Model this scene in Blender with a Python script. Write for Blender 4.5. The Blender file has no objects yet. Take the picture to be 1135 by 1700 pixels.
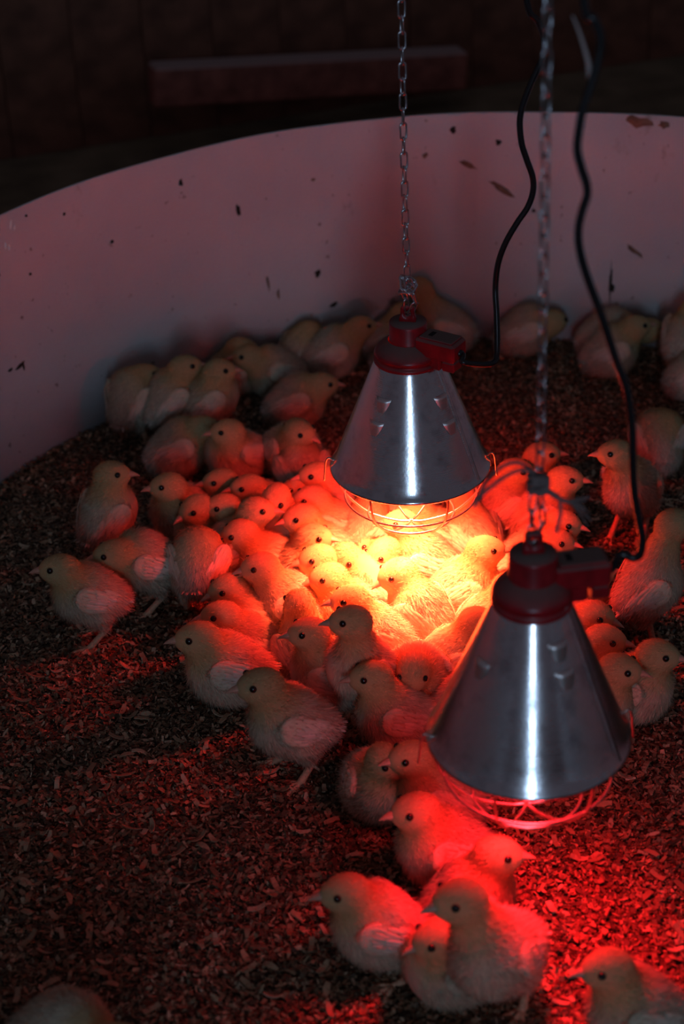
import bpy, math, random
import numpy as np
from mathutils import Matrix, Vector

# ------------------------------------------------------------------ camera
W, H = 1135, 1700
F = 2899.0
PITCH, ROLL, CAMZ = 0.5516, -0.0411, 1.4275
S = bpy.context.scene
COL = S.collection
cp, sp, cr, sr = math.cos(PITCH), math.sin(PITCH), math.cos(ROLL), math.sin(ROLL)
UP0 = np.array([0, sp, cp]); FWD = np.array([0, cp, -sp]); X0 = np.array([1.0, 0, 0])
RIGHT = cr * X0 + sr * UP0
UPV = -sr * X0 + cr * UP0
CAM = np.array([0, 0, CAMZ])
cd = bpy.data.cameras.new('camera')
co = bpy.data.objects.new('camera', cd)
COL.objects.link(co)
co.matrix_world = Matrix(((RIGHT[0], UPV[0], -FWD[0], 0), (RIGHT[1], UPV[1], -FWD[1], 0),
                          (RIGHT[2], UPV[2], -FWD[2], CAMZ), (0, 0, 0, 1)))
cd.sensor_fit = 'VERTICAL'
cd.sensor_height = 36.0
cd.lens = F / H * 36.0
cd.clip_start = 0.05
cd.dof.use_dof = True
cd.dof.focus_distance = 2.28
cd.dof.aperture_fstop = 3.6
S.camera = co

# ------------------------------------------------------------------ light
wd = bpy.data.worlds.new('world')
S.world = wd
wd.use_nodes = True
wd.node_tree.nodes['Background'].inputs[0].default_value = (0.88, 0.76, 1.0, 1)
wd.node_tree.nodes['Background'].inputs[1].default_value = 0.048
vs = S.view_settings
vs.view_transform = 'Standard'
vs.look = 'None'
vs.gamma = 1.0
vs.use_curve_mapping = False
vs.exposure = 0.0


def lamp_light(name, kind, loc, energy, color, radius, parent=None, **kw):
    ld = bpy.data.lights.new(name, kind)
    ld.energy = energy
    ld.color = color
    if kind == 'AREA':
        ld.shape = 'RECTANGLE'
        ld.size, ld.size_y = radius
    else:
        ld.shadow_soft_size = radius
    for k, v in kw.items():
        setattr(ld, k, v)
    o = bpy.data.objects.new(name, ld)
    COL.objects.link(o)
    o.location = loc
    if parent:
        o.parent = parent
    return o


# daylight through the tall barn doorway behind the photographer
day = lamp_light('daylight_doorway', 'AREA', (0.02, -2.6, 1.25), 21.0, (0.50, 0.72, 1.0), (0.20, 1.5))
day.rotation_euler = (math.radians(90 - 14), 0, 0)      # faces +y, a little down

LAMP1 = np.array([0.0935, 2.0139, 0.26])
LAMP2 = np.array([0.1851, 1.4292, 0.268])
BULB1 = dict(spot=180.0, point=6.4, color=(1.0, 0.10, 0.036), spill=(1.0, 0.022, 0.014), angle=80, tilt=(3, 0))
BULB2 = dict(spot=19.0, point=0.85, color=(1.0, 0.012, 0.02), spill=(1.0, 0.014, 0.022), angle=88, tilt=(0, -12))


# ------------------------------------------------------------------ helpers
def ray(px, py):
    u = (px - W / 2) / F
    v = -(py - H / 2) / F
    return FWD + u * RIGHT + v * UPV


def on_z(px, py, z=0.0):
    d = ray(px, py)
    return CAM + d * ((z - CAMZ) / d[2])


def on_y(px, py, y):
    d = ray(px, py)
    return CAM + d * (y / d[1])


RNG = np.random.default_rng(7)
random.seed(7)


def mesh_np(name, V, faces, mats=(), colors=None, normals=None, smooth=True, mat_index=None):
    """faces: list of (n, k) int arrays"""
    me = bpy.data.meshes.new(name)
    V = np.ascontiguousarray(V, np.float32)
    me.vertices.add(len(V))
    me.vertices.foreach_set('co', V.ravel())
    idx = np.concatenate([f.ravel() for f in faces]).astype(np.int32)
    tot = np.concatenate([np.full(len(f), f.shape[1]) for f in faces]).astype(np.int32)
    start = np.concatenate([[0], np.cumsum(tot)[:-1]]).astype(np.int32)
    me.loops.add(len(idx))
    me.loops.foreach_set('vertex_index', idx)
    me.polygons.add(len(tot))
    me.polygons.foreach_set('loop_start', start)
    me.polygons.foreach_set('loop_total', tot)
    me.update(calc_edges=True)
    me.polygons.foreach_set('use_smooth', np.full(len(tot), bool(smooth)))
    if mat_index is not None:
        me.polygons.foreach_set('material_index', np.asarray(mat_index, np.int32))
    if colors is not None:
        a = me.color_attributes.new('tint', 'FLOAT_COLOR', 'POINT')
        c = np.ones((len(V), 4), np.float32)
        c[:, :3] = colors
        a.data.foreach_set('color', c.ravel())
    for m in mats:
        me.materials.append(m)
    if normals is not None:
        me.normals_split_custom_set_from_vertices(normals.astype(np.float32))
    return me


def link(name, me, parent=None, loc=None, mat=None):
    o = bpy.data.objects.new(name, me)
    COL.objects.link(o)
    if parent is not None:
        o.parent = parent
    if loc is not None:
        o.location = loc
    return o


def thing(o, label, cat, group=None):
    o['label'] = label
    o['category'] = cat
    if group:
        o['group'] = group
    return o


def struct(o):
    o['kind'] = 'structure'
    return o


def lathe(prof, n=48, closed_top=False, closed_bot=False):
    prof = np.array(prof, float)
    a = np.linspace(0, 2 * np.pi, n, endpoint=False)
    V = np.stack([prof[:, 0, None] * np.cos(a), prof[:, 0, None] * np.sin(a), np.repeat(prof[:, 1, None], n, 1)], -1).reshape(-1, 3)
    m = len(prof)
    i, j = np.meshgrid(np.arange(m - 1), np.arange(n), indexing='ij')
    q = np.stack([i * n + j, i * n + (j + 1) % n, (i + 1) * n + (j + 1) % n, (i + 1) * n + j], -1).reshape(-1, 4)
    fs = [q]
    if closed_bot:
        fs.append(np.arange(n)[::-1][None])
    if closed_top:
        fs.append((np.arange(n) + (m - 1) * n)[None])
    return V, fs


def tube(P, r, n=8, closed=False, caps=True):
    P = np.asarray(P, float)
    m = len(P)
    r = np.broadcast_to(np.asarray(r, float), (m,))
    if closed:
        T = np.roll(P, -1, 0) - np.roll(P, 1, 0)
    else:
        T = np.gradient(P, axis=0)
    T /= np.linalg.norm(T, axis=1)[:, None] + 1e-12
    ref = np.array([0, 0, 1.0]) if abs(T[0, 2]) < 0.9 else np.array([1.0, 0, 0])
    N = np.zeros_like(P)
    nv = np.cross(T[0], ref)
    nv /= np.linalg.norm(nv)
    for k in range(m):
        nv = nv - T[k] * (nv @ T[k])
        nv /= np.linalg.norm(nv)
        N[k] = nv
    B = np.cross(T, N)
    a = np.linspace(0, 2 * np.pi, n, endpoint=False)
    V = (P[:, None] + r[:, None, None] * (np.cos(a)[None, :, None] * N[:, None] + np.sin(a)[None, :, None] * B[:, None])).reshape(-1, 3)
    rng = np.arange(m if closed else m - 1)
    i, j = np.meshgrid(rng, np.arange(n), indexing='ij')
    i2 = (i + 1) % m
    q = np.stack([i * n + j, i * n + (j + 1) % n, i2 * n + (j + 1) % n, i2 * n + j], -1).reshape(-1, 4)
    fs = [q]
    if caps and not closed:
        fs += [np.arange(n)[::-1][None], (np.arange(n) + (m - 1) * n)[None]]
    return V, fs


def join(parts):
    V, by = [], {}
    off = 0
    for v, fs in parts:
        V.append(v)
        for f in fs:
            by.setdefault(f.shape[1], []).append(f + off)
        off += len(v)
    return np.concatenate(V), [np.concatenate(x) for x in by.values()]


def box(c, size, R=None, bevel=0.0):
    s = np.array(size) / 2
    b = min(bevel, s.min() * 0.9)
    # chamfered box: 24 vertices
    V, Q = [], []
    idx = {}
    for ax in range(3):
        for sg in (-1, 1):
            o1, o2 = [a for a in range(3) if a != ax]
            for s1, s2 in ((-1, -1), (1, -1), (1, 1), (-1, 1)):
                p = np.zeros(3)
                p[ax] = sg * s[ax]
                p[o1] = s1 * (s[o1] - b)
                p[o2] = s2 * (s[o2] - b)
                key = [0, 0, 0]
                key[ax], key[o1], key[o2] = sg, s1, s2
                idx[(ax, tuple(key))] = len(V)
                V.append(p)
            q = [idx[(ax, k)] for k in ([tuple(int(x) for x in np.sign(v)) for v in V[-4:]])]
            flip = (sg > 0) != (ax == 1)
            Q.append(q if flip else q[::-1])
    Tt = []
    if b > 0:
        sgn = (-1, 1)
        for a1 in range(3):
            for a2 in range(a1 + 1, 3):
                a3 = 3 - a1 - a2
                for x in sgn:
                    for y in sgn:
                        k0, k1 = [0, 0, 0], [0, 0, 0]
                        k0[a1] = k1[a1] = x
                        k0[a2] = k1[a2] = y
                        k0[a3], k1[a3] = -1, 1
                        k0, k1 = tuple(k0), tuple(k1)
                        Q.append([idx[(a1, k0)], idx[(a1, k1)], idx[(a2, k1)], idx[(a2, k0)]])
        for x in sgn:
            for y in sgn:
                for z in sgn:
                    Tt.append([idx[(a, (x, y, z))] for a in range(3)])
    V = np.array(V)
    Q = np.array(Q)
    Tt = np.array(Tt).reshape(-1, 3)

    def fix(fc):
        c0 = V[fc].mean(1)
        n = np.cross(V[fc[:, 1]] - V[fc[:, 0]], V[fc[:, 2]] - V[fc[:, 0]])
        bad = (n * c0).sum(1) < 0
        fc = fc.copy()
        fc[bad] = fc[bad][:, ::-1]
        return fc
    fs = [fix(Q)] + ([fix(Tt)] if len(Tt) else [])
    if R is not None:
        V = V @ np.asarray(R).T
    return V + np.array(c), fs


def rotz(a):
    c, s = math.cos(a), math.sin(a)
    return np.array([[c, -s, 0], [s, c, 0], [0, 0, 1.0]])


def roty(a):
    c, s = math.cos(a), math.sin(a)
    return np.array([[c, 0, s], [0, 1, 0], [-s, 0, c]])


def spline(P, per=8):
    P = np.asarray(P, float)
    Q = np.vstack([2 * P[0] - P[1], P, 2 * P[-1] - P[-2]])
    out = []
    for k in range(1, len(Q) - 2):
        t = np.linspace(0, 1, per, endpoint=False)[:, None]
        p0, p1, p2, p3 = Q[k - 1], Q[k], Q[k + 1], Q[k + 2]
        out.append(0.5 * (2 * p1 + (p2 - p0) * t + (2 * p0 - 5 * p1 + 4 * p2 - p3) * t ** 2 + (3 * p1 - p0 - 3 * p2 + p3) * t ** 3))
    out.append(P[-1:])
    return np.concatenate(out)


# ------------------------------------------------------------------ materials
def new_mat(name):
    m = bpy.data.materials.new(name)
    m.use_nodes = True
    nt = m.node_tree
    return m, nt, nt.nodes['Principled BSDF']


def N(nt, kind, **kw):
    n = nt.nodes.new(kind)
    for k, v in kw.items():
        if hasattr(n, k):
            setattr(n, k, v)
        else:
            n.inputs[k].default_value = v
    return n


def simple(name, color, rough=0.6, metal=0.0, spec=0.5, noise=0.0, nscale=40.0, bump=0.0, dust=None):
    m, nt, b = new_mat(name)
    b.inputs['Base Color'].default_value = (*color, 1)
    b.inputs['Roughness'].default_value = rough
    b.inputs['Metallic'].default_value = metal
    b.inputs['Specular IOR Level'].default_value = spec
    if noise > 0 or bump > 0 or dust:
        tc = N(nt, 'ShaderNodeTexCoord')
        nz = N(nt, 'ShaderNodeTexNoise')
        nz.inputs['Scale'].default_value = nscale
        nz.inputs['Detail'].default_value = 6
        nt.links.new(tc.outputs['Object'], nz.inputs['Vector'])
        if noise > 0:
            rp = N(nt, 'ShaderNodeValToRGB')
            rp.color_ramp.elements[0].position = 0.3
            rp.color_ramp.elements[1].position = 0.7
            rp.color_ramp.elements[0].color = (*[c * (1 - noise) for c in color], 1)
            rp.color_ramp.elements[1].color = (*[min(1, c * (1 + noise)) for c in color], 1)
            nt.links.new(nz.outputs[0], rp.inputs[0])
            src = rp.outputs[0]
            if dust:      # settled dust lies on the faces that point up
                ge = N(nt, 'ShaderNodeNewGeometry')
                sx = N(nt, 'ShaderNodeSeparateXYZ')
                nt.links.new(ge.outputs['Normal'], sx.inputs[0])
                mr = N(nt, 'ShaderNodeMapRange')
                mr.inputs[1].default_value, mr.inputs[2].default_value = 0.45, 0.9
                nt.links.new(sx.outputs[2], mr.inputs[0])
                mx = N(nt, 'ShaderNodeMix', data_type='RGBA')
                nt.links.new(mr.outputs[0], mx.inputs[0])
                nt.links.new(src, mx.inputs[6])
                mx.inputs[7].default_value = (*dust, 1)
                src = mx.outputs[2]
                mr2 = N(nt, 'ShaderNodeMapRange')
                mr2.inputs[3].default_value, mr2.inputs[4].default_value = rough, 0.9
                nt.links.new(mr.outputs[0], mr2.inputs[0])
                nt.links.new(mr2.outputs[0], b.inputs['Roughness'])
            nt.links.new(src, b.inputs['Base Color'])
        if bump > 0:
            bp = N(nt, 'ShaderNodeBump')
            bp.inputs['Strength'].default_value = bump
            bp.inputs['Distance'].default_value = 0.002
            nt.links.new(nz.outputs[0], bp.inputs['Height'])
            nt.links.new(bp.outputs[0], b.inputs['Normal'])
    return m


def down_mat(name, translucent=0.3):
    m, nt, b = new_mat(name)
    nt.nodes.remove(b)
    out = nt.nodes['Material Output']
    at = N(nt, 'ShaderNodeVertexColor', layer_name='tint')
    d = N(nt, 'ShaderNodeBsdfDiffuse')
    t = N(nt, 'ShaderNodeBsdfTranslucent')
    mx = N(nt, 'ShaderNodeMixShader')
    mx.inputs[0].default_value = translucent
    for s in (d, t):
        nt.links.new(at.outputs[0], s.inputs[0])
    nt.links.new(d.outputs[0], mx.inputs[1])
    nt.links.new(t.outputs[0], mx.inputs[2])
    nt.links.new(mx.outputs[0], out.inputs[0])
    return m


M_DOWN = down_mat('chick_down', 0.36)
M_FEATHER = down_mat('wing_feather', 0.22)
M_EYE = simple('eye_black', (0.008, 0.006, 0.005), 0.12)
M_BEAK = simple('beak_horn', (0.54, 0.28, 0.19), 0.42, noise=0.15, nscale=200)
M_LEG = simple('leg_skin', (0.66, 0.36, 0.22), 0.55, noise=0.2, nscale=300, bump=0.5)
M_RED = simple('red_plastic', (0.33, 0.008, 0.014), 0.35, noise=0.25, nscale=60, dust=(0.16, 0.11, 0.095))
M_WIRE = simple('guard_wire', (0.55, 0.5, 0.45), 0.3, metal=1.0)
M_CHAIN = simple('zinc_chain', (0.66, 0.68, 0.72), 0.24, metal=1.0)
M_CABLE = simple('black_cable', (0.014, 0.014, 0.016), 0.27)
M_TWINE = simple('grey_twine', (0.22, 0.17, 0.16), 0.9, noise=0.3, nscale=400)
M_DARKSLOT = simple('dark_slot', (0.01, 0.008, 0.008), 0.9)
M_SPECK = simple('dried_dirt', (0.035, 0.022, 0.014), 0.9)
M_GLINT = simple('pale_glint', (0.85, 0.82, 0.8), 0.25)


def bulb_mat(name, color, strength):
    m, nt, b = new_mat(name)
    b.inputs['Base Color'].default_value = (0.5, 0.02, 0.01, 1)
    b.inputs['Roughness'].default_value = 0.15
    b.inputs['Emission Color'].default_value = (*color, 1)
    b.inputs['Emission Strength'].default_value = strength
    return m


def shade_mat():
    m, nt, b = new_mat('spun_aluminium')
    b.inputs['Metallic'].default_value = 1.0
    tc = N(nt, 'ShaderNodeTexCoord')
    nz = N(nt, 'ShaderNodeTexNoise')
    nz.inputs['Scale'].default_value = 28
    nz.inputs['Detail'].default_value = 8
    nz.inputs['Roughness'].default_value = 0.65
    nt.links.new(tc.outputs['Object'], nz.inputs['Vector'])
    rp = N(nt, 'ShaderNodeValToRGB')
    e = rp.color_ramp.elements
    e[0].position, e[0].color = 0.30, (0.46, 0.44, 0.46, 1)
    e[1].position, e[1].color = 0.5, (0.80, 0.80, 0.82, 1)
    nt.links.new(nz.outputs[0], rp.inputs[0])
    nt.links.new(rp.outputs[0], b.inputs['Base Color'])
    # spinning lines run round the cone
    mp = N(nt, 'ShaderNodeMapping')
    mp.inputs['Scale'].default_value = (3, 3, 900)
    nt.links.new(tc.outputs['Object'], mp.inputs['Vector'])
    n2 = N(nt, 'ShaderNodeTexNoise')
    n2.inputs['Scale'].default_value = 1.0
    n2.inputs['Detail'].default_value = 3
    nt.links.new(mp.outputs[0], n2.inputs['Vector'])
    n3 = N(nt, 'ShaderNodeTexNoise')
    n3.inputs['Scale'].default_value = 260
    n3.inputs['Detail'].default_value = 2
    nt.links.new(tc.outputs['Object'], n3.inputs['Vector'])
    ad = N(nt, 'ShaderNodeMath', operation='ADD')
    nt.links.new(n2.outputs[0], ad.inputs[0])
    nt.links.new(n3.outputs[0], ad.inputs[1])
    bp = N(nt, 'ShaderNodeBump')
    bp.inputs['Strength'].default_value = 0.12
    bp.inputs['Distance'].default_value = 0.0006
    nt.links.new(ad.outputs[0], bp.inputs['Height'])
    nt.links.new(bp.outputs[0], b.inputs['Normal'])
    mr = N(nt, 'ShaderNodeMapRange')
    mr.inputs[1].default_value, mr.inputs[2].default_value = 0.35, 0.65
    mr.inputs[3].default_value, mr.inputs[4].default_value = 0.24, 0.15
    nt.links.new(nz.outputs[0], mr.inputs[0])
    nt.links.new(mr.outputs[0], b.inputs['Roughness'])
    return m


M_SHADE = shade_mat()
M_VENT = simple('pressed_aluminium', (0.9, 0.84, 0.82), 0.42, metal=1.0)


def wall_mat():
    m, nt, b = new_mat('stained_white_sheet')
    tc = N(nt, 'ShaderNodeTexCoord')

    def noise(scale, detail=5, rough=0.6, sc=(1, 1, 1)):
        mp = N(nt, 'ShaderNodeMapping')
        mp.inputs['Scale'].default_value = sc
        nt.links.new(tc.outputs['Object'], mp.inputs['Vector'])
        n = N(nt, 'ShaderNodeTexNoise')
        n.inputs['Scale'].default_value = scale
        n.inputs['Detail'].default_value = detail
        n.inputs['Roughness'].default_value = rough
        nt.links.new(mp.outputs[0], n.inputs['Vector'])
        return n.outputs[0]

    def ramp(src, a, b2, c0, c1):
        r = N(nt, 'ShaderNodeValToRGB')
        r.color_ramp.elements[0].position, r.color_ramp.elements[0].color = a, c0
        r.color_ramp.elements[1].position, r.color_ramp.elements[1].color = b2, c1
        nt.links.new(src, r.inputs[0])
        return r.outputs[0]
    base = ramp(noise(3.5), 0.3, 0.7, (0.66, 0.6, 0.61, 1), (0.76, 0.72, 0.72, 1))
    k = (0, 0, 0, 1)
    w = (1, 1, 1, 1)
    stains = ramp(noise(9, 8, 0.72, (1, 1, 0.6)), 0.64, 0.74, k, w)
    specks = ramp(noise(60, 2, 0.5), 0.70, 0.76, k, w)
    mx = N(nt, 'ShaderNodeMix', data_type='RGBA')
    nt.links.new(base, mx.inputs[6])
    mx.inputs[7].default_value = (0.34, 0.22, 0.16, 1)
    mm = N(nt, 'ShaderNodeMath', operation='MULTIPLY')
    nt.links.new(stains, mm.inputs[0])
    mm.inputs[1].default_value = 0.75
    nt.links.new(mm.outputs[0], mx.inputs[0])
    m2 = N(nt, 'ShaderNodeMix', data_type='RGBA')
    nt.links.new(mx.outputs[2], m2.inputs[6])
    m2.inputs[7].default_value = (0.16, 0.09, 0.06, 1)
    m3 = N(nt, 'ShaderNodeMath', operation='MULTIPLY')
    nt.links.new(specks, m3.inputs[0])
    m3.inputs[1].default_value = 0.7
    nt.links.new(m3.outputs[0], m2.inputs[0])
    nt.links.new(m2.outputs[2], b.inputs['Base Color'])
    b.inputs['Roughness'].default_value = 0.42
    b.inputs['Specular IOR Level'].default_value = 0.35
    return m


def litter_mat(name):
    m, nt, b = new_mat(name)
    at = N(nt, 'ShaderNodeVertexColor', layer_name='tint')
    tc = N(nt, 'ShaderNodeTexCoord')
    nz = N(nt, 'ShaderNodeTexNoise')
    nz.inputs['Scale'].default_value = 350
    nz.inputs['Detail'].default_value = 4
    nt.links.new(tc.outputs['Object'], nz.inputs['Vector'])
    mr = N(nt, 'ShaderNodeMapRange')
    mr.inputs[3].default_value, mr.inputs[4].default_value = 0.7, 1.25
    nt.links.new(nz.outputs[0], mr.inputs[0])
    mx = N(nt, 'ShaderNodeMix', data_type='RGBA', blend_type='MULTIPLY')
    mx.inputs[0].default_value = 1
    nt.links.new(at.outputs[0], mx.inputs[6])
    nt.links.new(mr.outputs[0], mx.inputs[7])
    nt.links.new(mx.outputs[2], b.inputs['Base Color'])
    b.inputs['Roughness'].default_value = 0.6
    b.inputs['Specular IOR Level'].default_value = 0.35
    return m


M_WALL = wall_mat()
M_LITTER = litter_mat('wood_shavings')
M_FLOOR = simple('litter_bed', (0.07, 0.042, 0.026), 0.95, noise=0.6, nscale=120, bump=1.0)
M_YARD = simple('barn_floor', (0.20, 0.17, 0.105), 0.95, noise=0.35, nscale=9, bump=0.8)
M_PLANK = simple('old_boards', (0.20, 0.085, 0.052), 0.85, noise=0.4, nscale=14, bump=0.8)
M_TIMBER = simple('reddish_timber', (0.34, 0.12, 0.09), 0.8, noise=0.35, nscale=22, bump=0.7, dust=(0.46, 0.38, 0.36))

# ------------------------------------------------------------------ setting: floor, pen wall, barn
CX, CY, RAD, WH = 0.2469, 1.9733, 0.9282, 0.434
# oval pen: far half circle, straight sides running past the camera, near half circle behind it
NEAR = 0.10
path = [(CX + RAD * math.cos(a), CY + RAD * math.sin(a)) for a in np.linspace(0, math.pi, 97)]
path += [(CX - RAD, y) for y in np.linspace(CY, NEAR, 24)[1:-1]]
path += [(CX + RAD * math.cos(a), NEAR + RAD * math.sin(a)) for a in np.linspace(math.pi, 2 * math.pi, 49)]
path += [(CX + RAD, y) for y in np.linspace(NEAR, CY, 24)[1:-1]]
path = np.array(path)
ctr = np.array([CX, (CY + NEAR) / 2])
nxt, prv = np.roll(path, -1, 0), np.roll(path, 1, 0)
tg = nxt - prv
tg /= np.linalg.norm(tg, axis=1)[:, None]
nout = np.stack([tg[:, 1], -tg[:, 0]], 1)
TH = 0.004
n = len(path)
wav = 0.0007 * np.sin(np.arange(n) * 0.55) + 0.001 * np.sin(np.arange(n) * 0.23 + 1)
rings = []
prof = [(0, -0.02), (0, 0.15), (0, 0.30), (0, WH - 0.002), (0.001, WH), (TH - 0.001, WH), (TH, WH - 0.002), (TH, -0.02)]
for (o_, z_) in prof:
    z = np.full(n, z_) + (wav if z_ > 0.4 else 0)
    rings.append(np.column_stack([path + nout * o_, z]))
V = np.concatenate(rings)
m = len(prof)
i, j = np.meshgrid(np.arange(m), np.arange(n), indexing='ij')
q = np.stack([i * n + j, i * n + (j + 1) % n, ((i + 1) % m) * n + (j + 1) % n, ((i + 1) % m) * n + j], -1).reshape(-1, 4)[:, ::-1]
wall = struct(link('wall_pen', mesh_np('wall_pen', V, [q], [M_WALL])))

# pen floor
fl_in = path
V = np.column_stack([np.concatenate([fl_in - nout * 0.001, [ctr]]), np.zeros(n + 1)])
tri = np.stack([np.arange(n), (np.arange(n) + 1) % n, np.full(n, n)], 1)
floor = struct(link('floor', mesh_np('floor', V, [tri], [M_FLOOR])))

# barn floor outside the pen, with the gentle rise on the right
gx, gy = np.meshgrid(np.linspace(-5, 5, 61), np.linspace(-4, 8, 61), indexing='ij')
gz = np.full_like(gx, -0.03)
V = np.stack([gx, gy, gz], -1).reshape(-1, 3)
i, j = np.meshgrid(np.arange(60), np.arange(60), indexing='ij')
q = np.stack([i * 61 + j, (i + 1) * 61 + j, (i + 1) * 61 + j + 1, i * 61 + j + 1], -1).reshape(-1, 4)
struct(link('floor_barn', mesh_np('floor_barn', V, [q], [M_YARD])))

# boarded barn wall: its foot runs from behind the timber off to the far right
A = on_z(770, 152, -0.03)[:2]
B = on_z(1135, 96, -0.03)[:2]
dirw = (B - A) / np.linalg.norm(B - A)
nw = np.array([-dirw[1], dirw[0]])
bw = struct(link('wall_back', mesh_np('wall_back', *(lambda b: (b[0], b[1]))(box((0, 0, 0), (8.0, 0.06, 2.6))), [M_PLANK], smooth=False)))
mid = A + dirw * -0.4 + nw * 0.07
bw.location = (mid[0], mid[1], 1.27)
angw = math.atan2(dirw[1], dirw[0])
bw.rotation_euler = (0, 0, angw)
# boards proud of it, one by one
bd = mesh_np('board', *box((0, 0, 0), (0.1705, 0.022, 2.6), bevel=0.002), [M_PLANK], smooth=False)
for k in range(-12, 13):
    o = link('board', bd, bw)
    o.location = (k * 0.172, -0.041 + random.uniform(-0.004, 0.003), 0)

# timber rail lying in front of the boards
def on_vert(px, py, off):
    d = ray(px, py)
    nn_ = np.array([nw[0], nw[1], 0])
    q0 = np.array([A[0], A[1], 0]) - nn_ * off
    return CAM + d * (((q0 - CAM) @ nn_) / (d @ nn_))


p0, p1 = on_vert(258, 181, 0.125), on_vert(773, 150, 0.125)
mid = (p0 + p1) / 2
L = np.linalg.norm(p1 - p0)
ang = math.atan2(p1[1] - p0[1], p1[0] - p0[0])
bm_v, bm_f = box((0, 0.035, 0.048), (L, 0.07, 0.096), bevel=0.006)
tb = link('timber_beam', mesh_np('timber_beam', bm_v, bm_f, [M_TIMBER], smooth=False))
tb.location = mid
tb.rotation_euler = (0, -math.asin((p1[2] - p0[2]) / L), ang)
thing(tb, 'reddish square timber beam fixed to the dark boards behind the pen', 'beam')

# dirt stuck to the pen wall, and glints painted on it
def on_wall(px, py):
    d = ray(px, py)
    best = None
    a = d[0] ** 2 + d[1] ** 2
    ox, oy = -CX, -CY
    b = 2 * (d[0] * ox + d[1] * oy)
    c = ox * ox + oy * oy - (RAD - 0.0005) ** 2
    t = (-b + math.sqrt(b * b - 4 * a * c)) / (2 * a)
    P = CAM + d * t
    nrm = np.array([CX - P[0], CY - P[1], 0])
    return P, nrm / np.linalg.norm(nrm)


def speck(px, py, w, h, mat, tilt=0.0, name='dirt_speck', jag=0.35):
    P, nrm = on_wall(px, py)
    sc = np.linalg.norm(P - CAM) / F
    tx = np.cross([0, 0, 1.0], nrm)
    k = 11
    a = np.linspace(0, 2 * np.pi, k, endpoint=False)
    rr = 1 + RNG.uniform(-jag, jag, k)
    u, v = np.cos(a) * rr * w * sc / 2, np.sin(a) * rr * h * sc / 2
    u, v = u * math.cos(tilt) - v * math.sin(tilt), u * math.sin(tilt) + v * math.cos(tilt)
    ringv = u[:, None] * tx + v[:, None] * np.array([0, 0, 1.0])
    Vv = np.concatenate([ringv, ringv * 0.7 + nrm * 0.0022, [nrm * 0.003]])
    i = np.arange(k)
    f1 = np.stack([i, (i + 1) % k, k + (i + 1) % k, k + i], 1)
    f2 = np.stack([k + i, k + (i + 1) % k, np.full(k, 2 * k)], 1)
    o = link(name, mesh_np(name, Vv, [f1, f2], [mat]), wall)
    o.location = P
    return o


for (x, y, w, h, t) in ((527, 454, 10, 13, 0), (555, 505, 15, 7, 0.4), (34, 606, 22, 7, 0.35), (38, 606, 4, 18, 0.1), (17, 614, 10, 5, 0.2),
                        (396, 350, 8, 20, 0.2), (300, 303, 7, 12, 0), (827, 236, 9, 10, 0), (886, 350, 7, 7, 0), (752, 216, 10, 12, 0.3),
                        (1013, 470, 4, 70, 0), (1015, 478, 9, 14, 0), (186, 401, 7, 5, 0.3), (43, 358, 4, 4, 0), (106, 355, 5, 5, 0), (50, 455, 5, 5, 0)):
    speck(x, y, w, h, M_SPECK, t)
M_SMEAR = simple('brown_smear', (0.26, 0.15, 0.10), 0.85, noise=0.3, nscale=80)
for (x, y, w, h, t) in ((1062, 203, 38, 18, -0.2), (1103, 207, 22, 14, 0), (830, 312, 46, 9, -0.6), (1055, 418, 34, 8, -0.6), (776, 273, 30, 8, -0.5), (705, 258, 9, 9, 0), (520, 298, 7, 6, 0), (445, 470, 5, 30, 0.1), (462, 488, 5, 18, 0)):
    speck(x, y, w, h, M_SMEAR, t, 'smear')
for (x, y, w, h, t) in ((18, 373, 6, 17, -0.35), (24, 378, 4, 9, -0.3), (9, 408, 4, 14, -0.1), (15, 411, 4, 12, -0.1)):
    speck(x, y, w, h, M_GLINT, t, 'painted_glint', 0.1)  # pale slivers painting bright glints of light on the wall

# ------------------------------------------------------------------ wood shavings
def inside(x, y, marg=0.0):
    r = RAD - marg
    dy = np.where(y > CY, y - CY, np.where(y < NEAR, y - NEAR, 0))
    return (x - CX) ** 2 + dy ** 2 < r * r


def in_view(x, y, m=120):
    P = np.stack([x, y, np.zeros_like(x)], -1) - CAM
    d = P @ FWD
    u = W / 2 + F * (P @ RIGHT) / d
    v = H / 2 - F * (P @ UPV) / d
    return (u > -m) & (u < W + m) & (v > -m) & (v < H + m)


PAL = np.array([(0.42, 0.27, 0.16), (0.30, 0.18, 0.10), (0.19, 0.11, 0.06), (0.12, 0.07, 0.04), (0.52, 0.37, 0.24), (0.08, 0.05, 0.03)])


def flake_geo(n, lmin, lmax, seg=2):
    """n curled flakes as strips of quads, at the origin"""
    Ls = np.exp(RNG.uniform(np.log(lmin), np.log(lmax), n))
    Ws = Ls * RNG.uniform(0.18, 0.6, n)
    Ws = np.clip(Ws, 0.0012, 0.007)
    curl = RNG.uniform(-1.0, 1.0, n) * 0.9
    t = np.linspace(-0.5, 0.5, seg + 1)
    x = Ls[:, None] * t
    z = curl[:, None] * Ls[:, None] * (t ** 2 - 0.08)
    taper = 1 - RNG.uniform(0, 0.6, (n, 1)) * (2 * np.abs(t)) ** 2
    skew = RNG.uniform(-0.25, 0.25, (n, 1)) * Ls[:, None]
    y0 = -Ws[:, None] / 2 * taper + skew * t
    y1 = Ws[:, None] / 2 * taper + skew * t + RNG.normal(0, 0.0004, (n, seg + 1))
    P = np.stack([np.stack([x, y0, z], -1), np.stack([x, y1, z], -1)], 2)   # n, seg+1, 2, 3
    return P


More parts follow.
